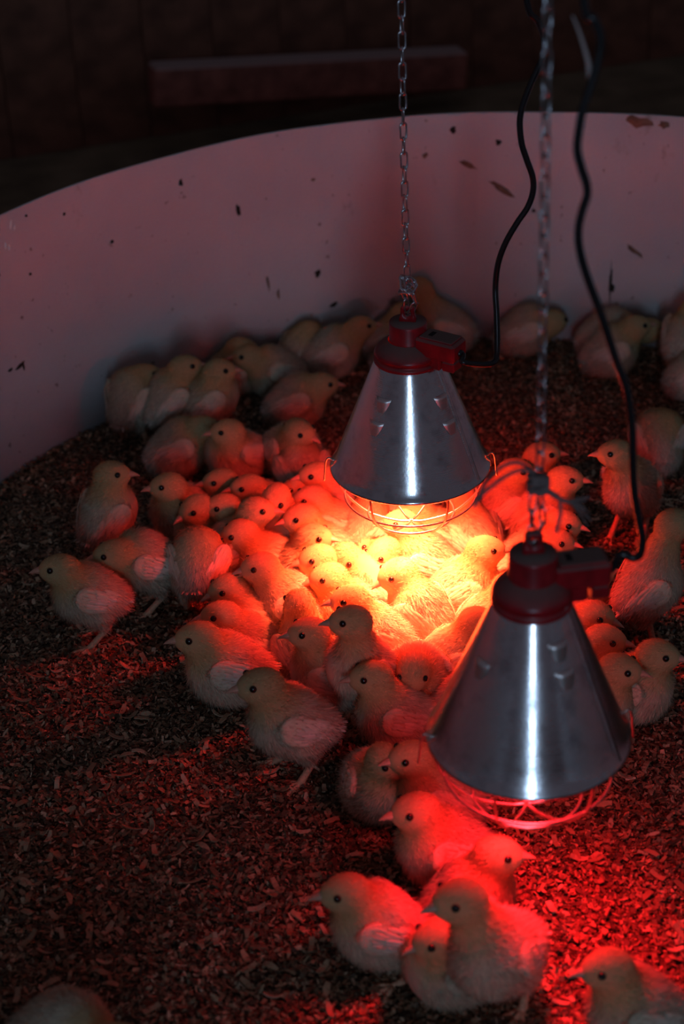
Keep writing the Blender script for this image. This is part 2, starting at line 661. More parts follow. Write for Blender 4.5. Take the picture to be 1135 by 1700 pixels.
def rand_rot(n, tilt):
    az = RNG.uniform(0, 2 * np.pi, n)
    tl = RNG.normal(0, tilt, n)
    rl = RNG.normal(0, tilt, n)
    ca, sa = np.cos(az), np.sin(az)
    ct, st = np.cos(tl), np.sin(tl)
    c2, s2 = np.cos(rl), np.sin(rl)
    Z = np.zeros(n)
    O = np.ones(n)
    Rz = np.stack([np.stack([ca, -sa, Z], -1), np.stack([sa, ca, Z], -1), np.stack([Z, Z, O], -1)], 1)
    Ry = np.stack([np.stack([ct, Z, st], -1), np.stack([Z, O, Z], -1), np.stack([-st, Z, ct], -1)], 1)
    Rx = np.stack([np.stack([O, Z, Z], -1), np.stack([Z, c2, -s2], -1), np.stack([Z, s2, c2], -1)], 1)
    return Rz @ Ry @ Rx


NF = 240000
x = RNG.uniform(CX - RAD, CX + RAD, NF * 2)
y = RNG.uniform(0.85, CY + RAD, NF * 2)
ok = inside(x, y, 0.006) & in_view(x, y, 230)
x, y = x[ok][:NF], y[ok][:NF]
x2 = RNG.uniform(CX - RAD, CX + RAD, 90000)
y2_ = RNG.uniform(NEAR - 0.5, CY + RAD, 90000)
ok = inside(x2, y2_, 0.006) & ~in_view(x2, y2_, 230)
x, y = np.concatenate([x, x2[ok]]), np.concatenate([y, y2_[ok]])
nf = len(x)
P = flake_geo(nf, 0.0025, 0.0135)
R = rand_rot(nf, 0.33)
P = np.einsum('nij,nabj->nabi', R, P)
zc = RNG.uniform(0.001, 0.009, nf)
P = P + np.stack([x, y, zc], -1)[:, None, None]
P[..., 2] = np.maximum(P[..., 2], 0.0005)
col = PAL[RNG.choice(6, nf, p=(0.16, 0.24, 0.23, 0.15, 0.07, 0.15))] * RNG.uniform(0.6, 1.2, (nf, 1))
cols = np.repeat(col, 6, 0)
b0 = np.arange(nf)[:, None] * 6
q = np.concatenate([b0 + np.array([0, 2, 3, 1]), b0 + np.array([2, 4, 5, 3])])
sh = link('wood_shavings', mesh_np('wood_shavings', P.reshape(-1, 3), [q], [M_LITTER], cols, smooth=False))
sh['kind'] = 'stuff'
sh['label'] = 'bed of brown wood shavings covering the pen floor'

# the larger chips, one by one
big = []
for k in range(16):
    g = flake_geo(1, 0.016, 0.026, 4)[0]
    Vb = g.reshape(-1, 3)
    Vb = np.concatenate([Vb + [0, 0, 0.0006], Vb - [0, 0, 0.0006]])
    i = np.arange(4) * 2
    top = np.stack([i, i + 2, i + 3, i + 1], 1)
    bot = top[:, ::-1] + 10
    s1 = np.stack([i, i + 10, i + 12, i + 2], 1)
    s2 = np.stack([i + 1, i + 3, i + 13, i + 11], 1)
    e = np.array([[0, 1, 11, 10], [8, 18, 19, 9]])
    c = PAL[random.choice((0, 0, 1, 4))] * random.uniform(0.7, 1.1)
    big.append(mesh_np('wood_chip', Vb, [np.concatenate([top, bot, s1, s2, e])], [M_LITTER], np.tile(c, (20, 1)), smooth=False))
cnt = 0
while cnt < 280:
    px, py = random.uniform(0, W), random.uniform(900, H) ** 1
    p = on_z(px, py, 0.0)
    if not inside(p[0], p[1], 0.05):
        continue
    o = link('wood_chip', random.choice(big), floor)
    o.location = (p[0], p[1], 0.0095)
    o.rotation_euler = (random.gauss(0, 0.18), random.gauss(0, 0.18), random.uniform(0, 6.28))
    cnt += 1

# ------------------------------------------------------------------ heat lamps
def heat_lamp(loc, box_az, cable_px, bulb, label, vents, clip_az, cable_depth, zs, R1):
    root = bpy.data.objects.new('heat_lamp', None)
    COL.objects.link(root)
    root.location = loc
    root.scale = (1, 1, zs)
    thing(root, label, 'heat lamp')
    n = 72
    # shade: thin double-walled cone with a rolled rim
    ht = 0.163
    R0 = 0.105
    kc = (R1 + 0.0045) / 0.0485
    pr = [(0.1035, 0.0), (0.1055, -0.0022), (0.1072, 0.0), (0.1062, 0.0024), (R0 - 0.001, 0.005)]
    for t in np.linspace(0.08, 1, 14):
        pr.append((R0 + (R1 - R0) * t, ht * t))
    pr.append((R1 - 0.002, ht + 0.001))
    for t in np.linspace(1, 0.0, 8):
        pr.append((R0 + (R1 - R0) * t - 0.002, ht * t))
    V, fs = lathe(pr, n)
    sh_ = link('shade', mesh_np('shade', V, fs, [M_SHADE]), root)
    # lap seam down the shade
    sl = math.atan2(ht, R0 - R1)

    def on_shade(az, t, off=0.0):
        r = R0 + (R1 - R0) * t
        nr, nz = math.sin(sl), math.cos(sl)
        return np.array([(r + nr * off) * math.cos(az), (r + nr * off) * math.sin(az), ht * t + nz * off])
    sz = math.radians(-34)
    P_ = []
    for t in np.linspace(0.02, 0.99, 14):
        for w_, o_ in ((-0.004, 0.0), (-0.003, 0.0011), (0.003, 0.0011), (0.004, 0.0)):
            r = R0 + (R1 - R0) * t
            P_.append(on_shade(sz + w_ / r, t, o_))
    i, j = np.meshgrid(np.arange(13), np.arange(3), indexing='ij')
    qq = np.stack([i * 4 + j, i * 4 + j + 1, (i + 1) * 4 + j + 1, (i + 1) * 4 + j], -1).reshape(-1, 4)
    link('seam', mesh_np('seam', np.array(P_), [qq], [M_SHADE]), root)
    # pressed vent hoods, open along their upper edge
    for (az, t) in vents:
        az = math.radians(az)
        r = R0 + (R1 - R0) * t
        P_ = []
        nu, nv = 11, 10
        for a in range(nv):
            v = a / (nv - 1)
            for b in range(nu):
                u = b / (nu - 1) * 2 - 1
                hgt = 0.0044 * (v / 0.86 if v < 0.86 else (1 - v) / 0.14) * (1 - abs(u) ** 3)
                wv = 0.0125 * (0.30 + 0.70 * v ** 0.7)
                P_.append(on_shade(az + u * wv / r, t - 0.055 + 0.11 * v, hgt + 0.0004))
        i, j = np.meshgrid(np.arange(nv - 1), np.arange(nu - 1), indexing='ij')
        qq = np.stack([i * nu + j, i * nu + j + 1, (i + 1) * nu + j + 1, (i + 1) * nu + j], -1).reshape(-1, 4)
        vh = link('vent_hood', mesh_np('vent_hood', np.array(P_), [qq], [M_VENT]), root)
    # red collar, with its slotted flange
    V, fs = lathe([(0.030, 0.152), (0.0465, 0.153), (0.0485, 0.1555), (0.0485, 0.159), (0.0455, 0.160), (0.0455, 0.164), (0.048, 0.165),
                   (0.0475, 0.168), (0.0455, 0.171), (0.040, 0.1765), (0.033, 0.181), (0.0295, 0.1833), (0.028, 0.1842)], 56)
    V = V * np.array([kc, kc, 1])
    link('collar', mesh_np('collar', V, fs, [M_RED]), root)
    V, fs = lathe([(0.0252, 0.172), (0.0252, 0.180), (0.0243, 0.182), (0.0243, 0.2065), (0.0235, 0.209), (0.0, 0.2097)], 40)
    cap = link('socket_cap', mesh_np('socket_cap', V, fs, [M_RED]), root)
    # hanging lug: a tab with an eye
    k = 20
    a = np.linspace(0, 2 * np.pi, k, endpoint=False)
    ox, oz = [], []
    for t_ in a:
        c_, s_ = math.cos(t_), math.sin(t_)
        w_ = 0.0088 + (0.0018 if s_ < 0 else 0)
        ox.append(max(-w_, min(w_, 1.35 * w_ * c_)))
        oz.append(0.0125 * max(-1, min(1, 1.2 * s_)))
    ox, oz = np.array(ox), np.array(oz)
    ix, iz = 0.0045 * np.cos(a), 0.0045 * np.sin(a) + 0.003
    lay = []
    for (xx, zz) in ((ox, oz), (ix, iz)):
        for yy in (-0.0035, 0.0035):
            lay.append(np.column_stack([xx, np.full(k, yy), zz + 0.2185]))
    V = np.concatenate(lay)
    i = np.arange(k)
    i2 = (i + 1) % k
    qq = np.concatenate([np.stack([i, i2, k + i2, k + i], 1), np.stack([2 * k + i, 3 * k + i, 3 * k + i2, 2 * k + i2], 1),
                         np.stack([i, 2 * k + i, 2 * k + i2, i2], 1), np.stack([k + i, k + i2, 3 * k + i2, 3 * k + i], 1)])
    link('hanging_lug', mesh_np('hanging_lug', V @ rotz(math.radians(box_az) * 0.4).T, [qq], [M_RED]), root)
    # terminal box
    Rb = rotz(math.radians(box_az))
    V, fs = join([box((0.047, 0, 0.184), (0.058, 0.034, 0.025), bevel=0.003), box((0.034, 0, 0.166), (0.040, 0.026, 0.022), bevel=0.003),
                  box((0.0475, 0, 0.197), (0.048, 0.028, 0.004), bevel=0.0012)])
    tb_ = link('terminal_box', mesh_np('terminal_box', V @ Rb.T, fs, [M_RED], smooth=False), root)
    V, fs = box((0.036, 0, 0.1988), (0.006, 0.012, 0.0012))
    link('latch_slot', mesh_np('latch_slot', V @ Rb.T, fs, [M_DARKSLOT], smooth=False), tb_)
    V, fs = box((0.066, -0.004, 0.165), (0.018, 0.022, 0.014), bevel=0.002)
    link('cord_clamp', mesh_np('cord_clamp', V @ Rb.T, fs, [M_RED], smooth=False), tb_)
    # guard: two hoops and six ribs of bright wire
    a = np.linspace(0, 2 * np.pi, 64, endpoint=False)
    for (r_, z_) in ((0.0885, -0.044), (0.058, -0.074)):
        V, fs = tube(np.column_stack([r_ * np.cos(a), r_ * np.sin(a), np.full(64, z_)]), 0.0017, 6, closed=True)
        link('guard_hoop', mesh_np('guard_hoop', V, fs, [M_WIRE]), root)
    for kk in range(6):
        az = math.radians(clip_az + 60 * kk)
        pr = spline([(0.101, 0.004), (0.0985, -0.02), (0.0885, -0.0455), (0.058, -0.0755), (0.02, -0.089), (0.0, -0.09)], 5)
        V, fs = tube(np.column_stack([pr[:, 0] * math.cos(az), pr[:, 0] * math.sin(az), pr[:, 1]]), 0.0017, 6)
        link('guard_rib', mesh_np('guard_rib', V, fs, [M_WIRE]), root)
    for az in (clip_az, clip_az + 186):
        az = math.radians(az)
        pr = spline([(0.100, -0.006), (0.104, 0.006), (0.1095, 0.009), (0.113, 0.002), (0.1145, -0.012), (0.116, -0.026)], 5)
        V, fs = tube(np.column_stack([pr[:, 0] * math.cos(az), pr[:, 0] * math.sin(az), pr[:, 1]]), 0.0012, 6)
        link('guard_clip', mesh_np('guard_clip', V, fs, [M_WIRE]), root)
    # red reflector bulb and its light
    V, fs = lathe([(0.0, 0.084), (0.026, 0.087), (0.041, 0.093), (0.046, 0.102), (0.042, 0.114), (0.026, 0.134), (0.017, 0.145), (0.016, 0.176)], 36)
    link('bulb', mesh_np('bulb', V, fs, [bulb_mat('heat_bulb', bulb['color'], 2.0)]), root)
    so = lamp_light('bulb_beam', 'SPOT', (0, 0, 0.068), bulb['spot'], bulb['color'], 0.03, root, spot_size=math.radians(bulb['angle']), spot_blend=1.0)
    so.rotation_euler = (0, math.radians(bulb.get('tilt', (0, 0))[0]), 0)
    so.rotation_euler[0] = math.radians(bulb.get('tilt', (0, 0))[1])
    lamp_light('bulb_spill', 'POINT', (0, 0, 0.066), bulb['point'], bulb['spill'], 0.03, root)
    # mains cable
    pts = [Rb @ np.array([0.070, 0, 0.182]), Rb @ np.array([0.080, 0, 0.180])]
    for k_, (x_, y_) in enumerate(cable_px):
        yy = loc[1] + cable_depth[0] + (cable_depth[1] - cable_depth[0]) * min(1, k_ / 6.0)
        pts.append((on_y(x_, y_, yy) - np.array(loc)) / np.array([1, 1, zs]))
    end = pts[-1]
    pts.append(end + np.array([-0.01, 0.0, 0.12]))
    pts.append(end + np.array([0.01, 0.01, 0.3]))
    V, fs = tube(spline(pts, 6), 0.0038, 10)
    link('cable', mesh_np('cable', V, fs, [M_CABLE]), root)
    V, fs = tube(np.array([Rb @ np.array([0.071, 0, 0.182]), Rb @ np.array([0.079, 0, 0.180])]), [0.0058, 0.0048], 12)
    link('cable_grommet', mesh_np('cable_grommet', V, fs, [M_CABLE]), root)
    return root


cab1 = [(768, 601), (798, 605), (817, 603), (824, 592), (825, 560), (824, 520), (822, 480), (826, 440), (838, 405), (858, 370), (875, 345), (884, 320),
        (884, 295), (874, 265), (865, 235), (863, 195), (874, 156), (892, 114), (902, 90), (902, 60), (892, 34), (874, 0)]
cab2 = [(1030, 921), (1050, 926), (1062, 920), (1066, 892), (1058, 851), (1052, 810), (1050, 760), (1049, 710), (1040, 648), (1021, 594), (999, 526),
        (975, 462), (962, 415), (960, 380), (966, 350), (974, 325), (973, 305), (965, 280), (958, 250), (960, 221), (967, 182), (978, 148),
        (988, 117), (996, 83), (996, 57), (986, 31), (969, 0)]
lamp1 = heat_lamp(LAMP1, -34, cab1, BULB1, 'cone heat lamp with red cap glowing over the crowd, the farther of two', [(-128, .70), (-131, .52), (-48, .70), (-46, .50), (50, .6), (130, .6)], 176, (-0.06, 0.0), 1.0, 0.0405)
lamp2 = heat_lamp(LAMP2, 8, cab2, BULB2, 'cone heat lamp hanging nearest, blurred, above the front row of chicks', [(-64, .78), (-62, .62), (60, .6), (130, .6), (-150, .62)], 184, (0.01, 0.0), 1.075, 0.0362)

# ------------------------------------------------------------------ chains
LW, LL, LR = 0.0108, 0.0235, 0.00125
a = np.linspace(0, 2 * np.pi, 20, endpoint=False)
ca, sa = np.cos(a), np.sin(a)
rr = LW / 2 - LR
hl = LL / 2 - LW / 2
LP = np.column_stack([rr * ca, 0 * a, rr * sa + np.sign(sa) * hl])
LV, LF = tube(LP, LR, 7, closed=True)
LINK = mesh_np('link', LV, LF, [M_CHAIN])
PITCHL = LL - 2 * LR * 2.1


def add_link(root, p, d, roll):
    o = link('link', LINK, root)
    d = Vector(d).normalized()
    qz = Vector((0, 0, 1)).rotation_difference(d)
    o.rotation_mode = 'QUATERNION'
    from mathutils import Quaternion
    o.rotation_quaternion = qz @ Quaternion((0, 0, 1), roll)
    o.location = Vector(p) - Vector(root.location)
    return o


def chain(root, P, twist=0.0, start=0):
    P = spline(P, 12)
    seg = np.linalg.norm(np.diff(P, axis=0), axis=1)
    s = np.concatenate([[0], np.cumsum(seg)])
    nn = int(s[-1] / PITCHL)
    for k in range(nn):
        q0 = np.array([np.interp(k * PITCHL, s, P[:, c]) for c in range(3)])
        q1 = np.array([np.interp((k + 1) * PITCHL, s, P[:, c]) for c in range(3)])
        add_link(root, (q0 + q1) / 2, q1 - q0, (math.pi / 2) * ((k + start) % 2) + twist + random.gauss(0, 0.12))


c1 = bpy.data.objects.new('chain', None)
COL.objects.link(c1)
lug1 = LAMP1 + np.array([0, 0, 0.2225])
c1.location = lug1
thing(c1, 'thin steel link chain with a knotted bunch, holding the farther lamp', 'chain')
y1 = LAMP1[1]
kn = on_y(676, 470, y1)
chain(c1, [lug1 + [0.003, -0.004, -0.002], on_y(689, 504, y1 - 0.008), on_y(684, 486, y1 - 0.012), on_y(681, 470, y1 - 0.014), on_y(675, 461, y1 - 0.012)], 0.4)
chain(c1, [on_y(676, 463, y1), on_y(673, 380, y1), on_y(669, 200, y1), on_y(666, 0, y1), on_y(664, -120, y1), on_y(663, -360, y1), on_y(658, -700, y1)], 0.35)
# the tied bunch
chain(c1, [on_y(675, 514, y1 - 0.003), on_y(674, 498, y1 - 0.008), on_y(670, 484, y1 - 0.016), on_y(665, 470, y1 - 0.010), on_y(668, 460, y1 - 0.002), on_y(677, 464, y1 - 0.018),
           on_y(688, 471, y1 - 0.008), on_y(684, 482, y1 - 0.018), on_y(670, 489, y1 - 0.022), on_y(666, 478, y1 + 0.006), on_y(684, 487, y1 + 0.012), on_y(690, 474, y1 + 0.008), on_y(678, 460, y1 + 0.004)], 0.8)

c2 = bpy.data.objects.new('chain', None)
COL.objects.link(c2)
lug2 = LAMP2 + np.array([0, 0, 0.2225 * 1.075])
c2.location = lug2
thing(c2, 'blurred steel link chain holding the nearer lamp, tied with twine', 'chain')
y2 = LAMP2[1]
chain(c2, [lug2 + [-0.002, -0.003, 0.0], on_y(882, 860, y2 - 0.004), on_y(884, 835, y2 - 0.004), on_y(890, 805, y2)], 0.2)
chain(c2, [lug2 + [0.003, 0.004, 0.0], on_y(901, 868, y2 + 0.003), on_y(899, 840, y2 + 0.003), on_y(894, 810, y2 + 0.002)], 0.9)
chain(c2, [on_y(894, 806, y2), on_y(898, 700, y2), on_y(901, 500, y2), on_y(905, 250, y2), on_y(909, 0, y2), on_y(911, -120, y2), on_y(914, -300, y2), on_y(920, -700, y2)], 0.55)

# twine tied round the chain
tw = bpy.data.objects.new('twine', None)
COL.objects.link(tw)
tk = on_y(893, 800, y2 - 0.006)
tw.location = tk
thing(tw, 'dark grey twine knotted round the nearer chain, ends loose and frayed', 'twine')


def strand(name, px, r, parent=tw, dep=0.0):
    P = np.array([on_y(x_, y_, y2 - 0.006 + dep * k_ / len(px)) for k_, (x_, y_) in enumerate(px)]) - tk
    V, fs = tube(spline(P, 5), r, 7)
    return link(name, mesh_np(name, V, fs, [M_TWINE]), parent)


strand('loose_end', [(893, 796), (882, 783), (862, 781), (838, 791), (815, 808), (798, 822), (786, 842)], 0.0019, dep=-0.02)
strand('loose_end', [(891, 790), (878, 777), (858, 768), (838, 772), (818, 786), (803, 806), (795, 830)], 0.0017, dep=0.02)
strand('loose_end', [(897, 804), (912, 815), (926, 824), (930, 838), (929, 858), (923, 884)], 0.0018, dep=-0.01)
fr = strand('frayed_end', [(898, 806), (914, 820), (932, 830), (946, 833)], 0.0022)
for k in range(14):
    e = random.uniform(-16, 44)
    strand('fibre', [(942, 832), (956, 831 + e * .35), (random.uniform(966, 982), 833 + e)], 0.0007, fr, dep=random.uniform(-0.02, 0.02))
kv = []
for k in range(3):
    aa = np.linspace(0, 2 * np.pi, 14, endpoint=False)
    ringp = np.column_stack([0.0085 * np.cos(aa), 0.0085 * np.sin(aa), 0.003 * np.cos(aa + k) + 0.005 * (k - 1)])
    kv.append(tube(ringp, 0.003, 7, closed=True))
for k in range(2):
    aa = np.linspace(0, 2 * np.pi, 14, endpoint=False)
    kv.append(tube(np.column_stack([0.007 * np.cos(aa) + 0.001, -0.006 + 0.003 * np.sin(2 * aa + k), 0.008 * np.sin(aa)]), 0.003, 7, closed=True))
V, fs = join(kv)
link('knot', mesh_np('knot', V, fs, [M_TWINE]), tw)

# dusty strip hanging on the nearer cable
M_WEB = simple('dusty_web', (0.5, 0.42, 0.4), 0.95)
P = np.array([on_y(x_, y_, y2 + 0.004) for (x_, y_) in ((950, 26), (960, 50), (969, 78), (976, 104), (979, 130))])
V, fs = tube(spline(P - P[-1], 5), np.linspace(0.0008, 0.0026, 21), 6)
wb = link('cobweb', mesh_np('cobweb', V, fs, [M_WEB]))
wb.location = P[-1]
thing(wb, 'pale dusty strip of cobweb stuck to the cable of the nearer lamp', 'cobweb')

# ------------------------------------------------------------------ chicks
DBG = False


def unit(v):
    v = np.asarray(v, float)
    return v / (np.linalg.norm(v, axis=-1, keepdims=True) + 1e-12)


def frame(yaw, pitch=0.0, roll=0.0):
    """columns: forward, left, up"""
    c, s = math.cos(pitch), math.sin(pitch)
    f = np.array([c, 0, s])
    u = np.array([-s, 0, c])
    l = np.array([0, 1.0, 0])
    if roll:
        l, u = l * math.cos(roll) + u * math.sin(roll), u * math.cos(roll) - l * math.sin(roll)
    return rotz(yaw) @ np.column_stack([f, l, u])


def sd_ell(P, c, r, R):
    q = (P - c) @ R
    k0 = np.linalg.norm(q / r, axis=1)
    k1 = np.linalg.norm(q / (r * r), axis=1) + 1e-9
    return k0 * (k0 - 1) / k1


def sd_cap(P, a, b, ra, rb):
    ab = b - a
    t = np.clip(((P - a) @ ab) / (ab @ ab), 0, 1)
    return np.linalg.norm(P - a - t[:, None] * ab, axis=1) - (ra + (rb - ra) * t)


def smin(a, b, k):
    h = np.clip(0.5 + 0.5 * (b - a) / k, 0, 1)
    return b + (a - b) * h - k * h * (1 - h)


def surface_nets(Fv, org, h):
    nx, ny, nz = Fv.shape
    acc = np.zeros((nx, ny, nz, 3))
    cnt = np.zeros((nx, ny, nz))
    quads = []
    ins = Fv < 0
    cid = np.arange(nx * ny * nz).reshape(nx, ny, nz)
    for ax in range(3):
        lo = [slice(None)] * 3
        hi = [slice(None)] * 3
        lo[ax], hi[ax] = slice(0, -1), slice(1, None)
        ch = np.argwhere(ins[tuple(lo)] != ins[tuple(hi)])
        o = np.zeros(3, int)
        o[ax] = 1
        f0 = Fv[tuple(ch.T)]
        f1 = Fv[tuple((ch + o).T)]
        p = ch.astype(float)
        p[:, ax] += f0 / (f0 - f1)
        b, c = [(1, 2), (2, 0), (0, 1)][ax]
        ob, oc = np.zeros(3, int), np.zeros(3, int)
        ob[b], oc[c] = 1, 1
        cells = [ch, ch - ob, ch - ob - oc, ch - oc]
        for ce in cells:
            np.add.at(acc, tuple(ce.T), p)
            np.add.at(cnt, tuple(ce.T), 1)
        qd = np.stack([cid[tuple(ce.T)] for ce in cells], 1)
        flip = f0 > 0
        qd[flip] = qd[flip][:, ::-1]
        quads.append(qd)
    Q = np.concatenate(quads)
    used = np.flatnonzero(cnt.ravel() > 0)
    remap = -np.ones(nx * ny * nz, int)
    remap[used] = np.arange(len(used))
    V = acc.reshape(-1, 3)[used] / cnt.ravel()[used][:, None]
    return V * h + org, remap[Q]


def grad(fn, P, e=8e-4):
    g = np.empty_like(P)
    for k in range(3):
        d = np.zeros(3)
        d[k] = e
        g[:, k] = fn(P + d) - fn(P - d)
    return unit(g)


C_HEAD = np.array([0.80, 0.63, 0.34])
C_NECK = np.array([0.73, 0.51, 0.22])
C_BODY = np.array([0.82, 0.71, 0.54])
C_WHITE = np.array([0.86, 0.78, 0.70])


def blades(Pr, Nr, Dr, L, Wd, C):
    """thin down barbs: one triangle each, shaded with the skin's normal"""
    n = len(Pr)
    side = unit(np.cross(Dr, Nr))
    base = Pr - Nr * 0.0006
    v = np.stack([base - side * Wd[:, None] / 2, base + side * Wd[:, None] / 2, base + Dr * L[:, None]], 1).reshape(-1, 3)
    f = np.arange(3 * n).reshape(-1, 3)
    jit = RNG.normal(0, 0.30, Nr.shape)
    nn = np.stack([unit(Nr + jit), unit(Nr + jit), unit(Nr + Dr * 0.5 + jit)], 1).reshape(-1, 3)
    cc = np.repeat(C, 3, 0)
    return v, f, nn, cc


# shared small parts -------------------------------------------------
def make_eye():
    V, fs = lathe([(0.0, -0.0042), (0.0022, -0.0036), (0.0037, -0.002), (0.0043, 0), (0.0037, 0.0018), (0.0022, 0.0029), (0.0, 0.0032)], 16)
    V2 = V[:, [1, 2, 0]]
    return mesh_np('eye', V2, fs, [M_EYE])


def make_beak(open_=0.0):
    parts = []
    for up in (1, 0):
        n = 10
        rings_ = []
        for t in np.linspace(0, 1, 8):
            x_ = -0.005 + 0.0205 * t * (1 if up else 0.86)
            w_ = 0.0076 * (1 - t) ** 0.85 + 0.0005
            hh = (0.0068 if up else 0.0045) * (1 - t) ** 0.7 + 0.0004
            drop = -0.0040 * t ** 1.8 if up else -0.0025 * t ** 2
            aa = np.linspace(0, np.pi, n)
            sg = 1 if up else -1
            yy = w_ * np.cos(aa)
            zz = sg * hh * np.sin(aa) + drop - (0 if up else 0.0006)
            r_ = np.column_stack([np.full(n, x_), yy, zz])
            if not up and open_:
                r_[:, 2] -= (x_ + 0.004) * open_
            rings_.append(r_)
        V = np.concatenate(rings_)
        i, j = np.meshgrid(np.arange(7), np.arange(n), indexing='ij')
        q_ = np.stack([i * n + j, i * n + (j + 1) % n, (i + 1) * n + (j + 1) % n, (i + 1) * n + j], -1).reshape(-1, 4)
        if up:
            q_ = q_[:, ::-1]
        parts.append((V, [q_]))
    V, fs = join(parts)
    return mesh_np('beak', V, fs, [M_BEAK])


def make_leg(stride=0.0):
    hock = np.array([-0.014, 0, 0.040])
    ank = np.array([0.004 + stride, 0, 0.007])
    parts = [tube(np.array([hock + [0.012, 0, 0.022], hock + [0.004, 0, 0.008], hock, hock + (ank - hock) * 0.15, hock + (ank - hock) * 0.5, ank, ank + [0.004, 0, -0.002]]),
                  [0.0078, 0.0068, 0.0058, 0.0049, 0.0045, 0.0052, 0.004], 8)]
    for (az, L_) in ((0, 0.031), (34, 0.026), (-34, 0.026), (172, 0.013)):
        d = np.array([math.cos(math.radians(az)), math.sin(math.radians(az)), 0])
        P_ = np.array([ank + [0, 0, -0.001], ank + d * L_ * 0.3 + [0, 0, -0.002], ank + d * L_ * 0.55 + [0, 0, -0.0035], ank + d * L_ * 0.8 + [0, 0, -0.004], ank + d * L_ + [0, 0, -0.0055]])
        P_[:, 2] = np.maximum(P_[:, 2], 0.0015)
        parts.append(tube(spline(P_, 2), np.array([0.004, 0.0038, 0.0034, 0.0036, 0.003, 0.0032, 0.0026, 0.0015, 0.0006]), 7))
    V, fs = join(parts)
    return mesh_np('leg', V, fs, [M_LEG])


def feather_strip(p, d, nrm, L, w, bend=0.15):
    side = unit(np.cross(d, nrm))
    vs_, ns_ = [], []
    for t, ww in ((0, .55), (.3, 1), (.65, .95), (.88, .6), (1.0, .12)):
        c = p + d * L * t - nrm * bend * L * t * t
        for s_ in (-1, 0, 1):
            vs_.append(c + side * s_ * w / 2 * ww + nrm * (0.0007 if s_ == 0 else 0))
            ns_.append(unit(nrm + side * s_ * 0.35))
    i, j = np.meshgrid(np.arange(4), np.arange(2), indexing='ij')
    q_ = np.stack([i * 3 + j, i * 3 + j + 1, (i + 1) * 3 + j + 1, (i + 1) * 3 + j], -1).reshape(-1, 4)
    return np.array(vs_), q_, np.array(ns_)


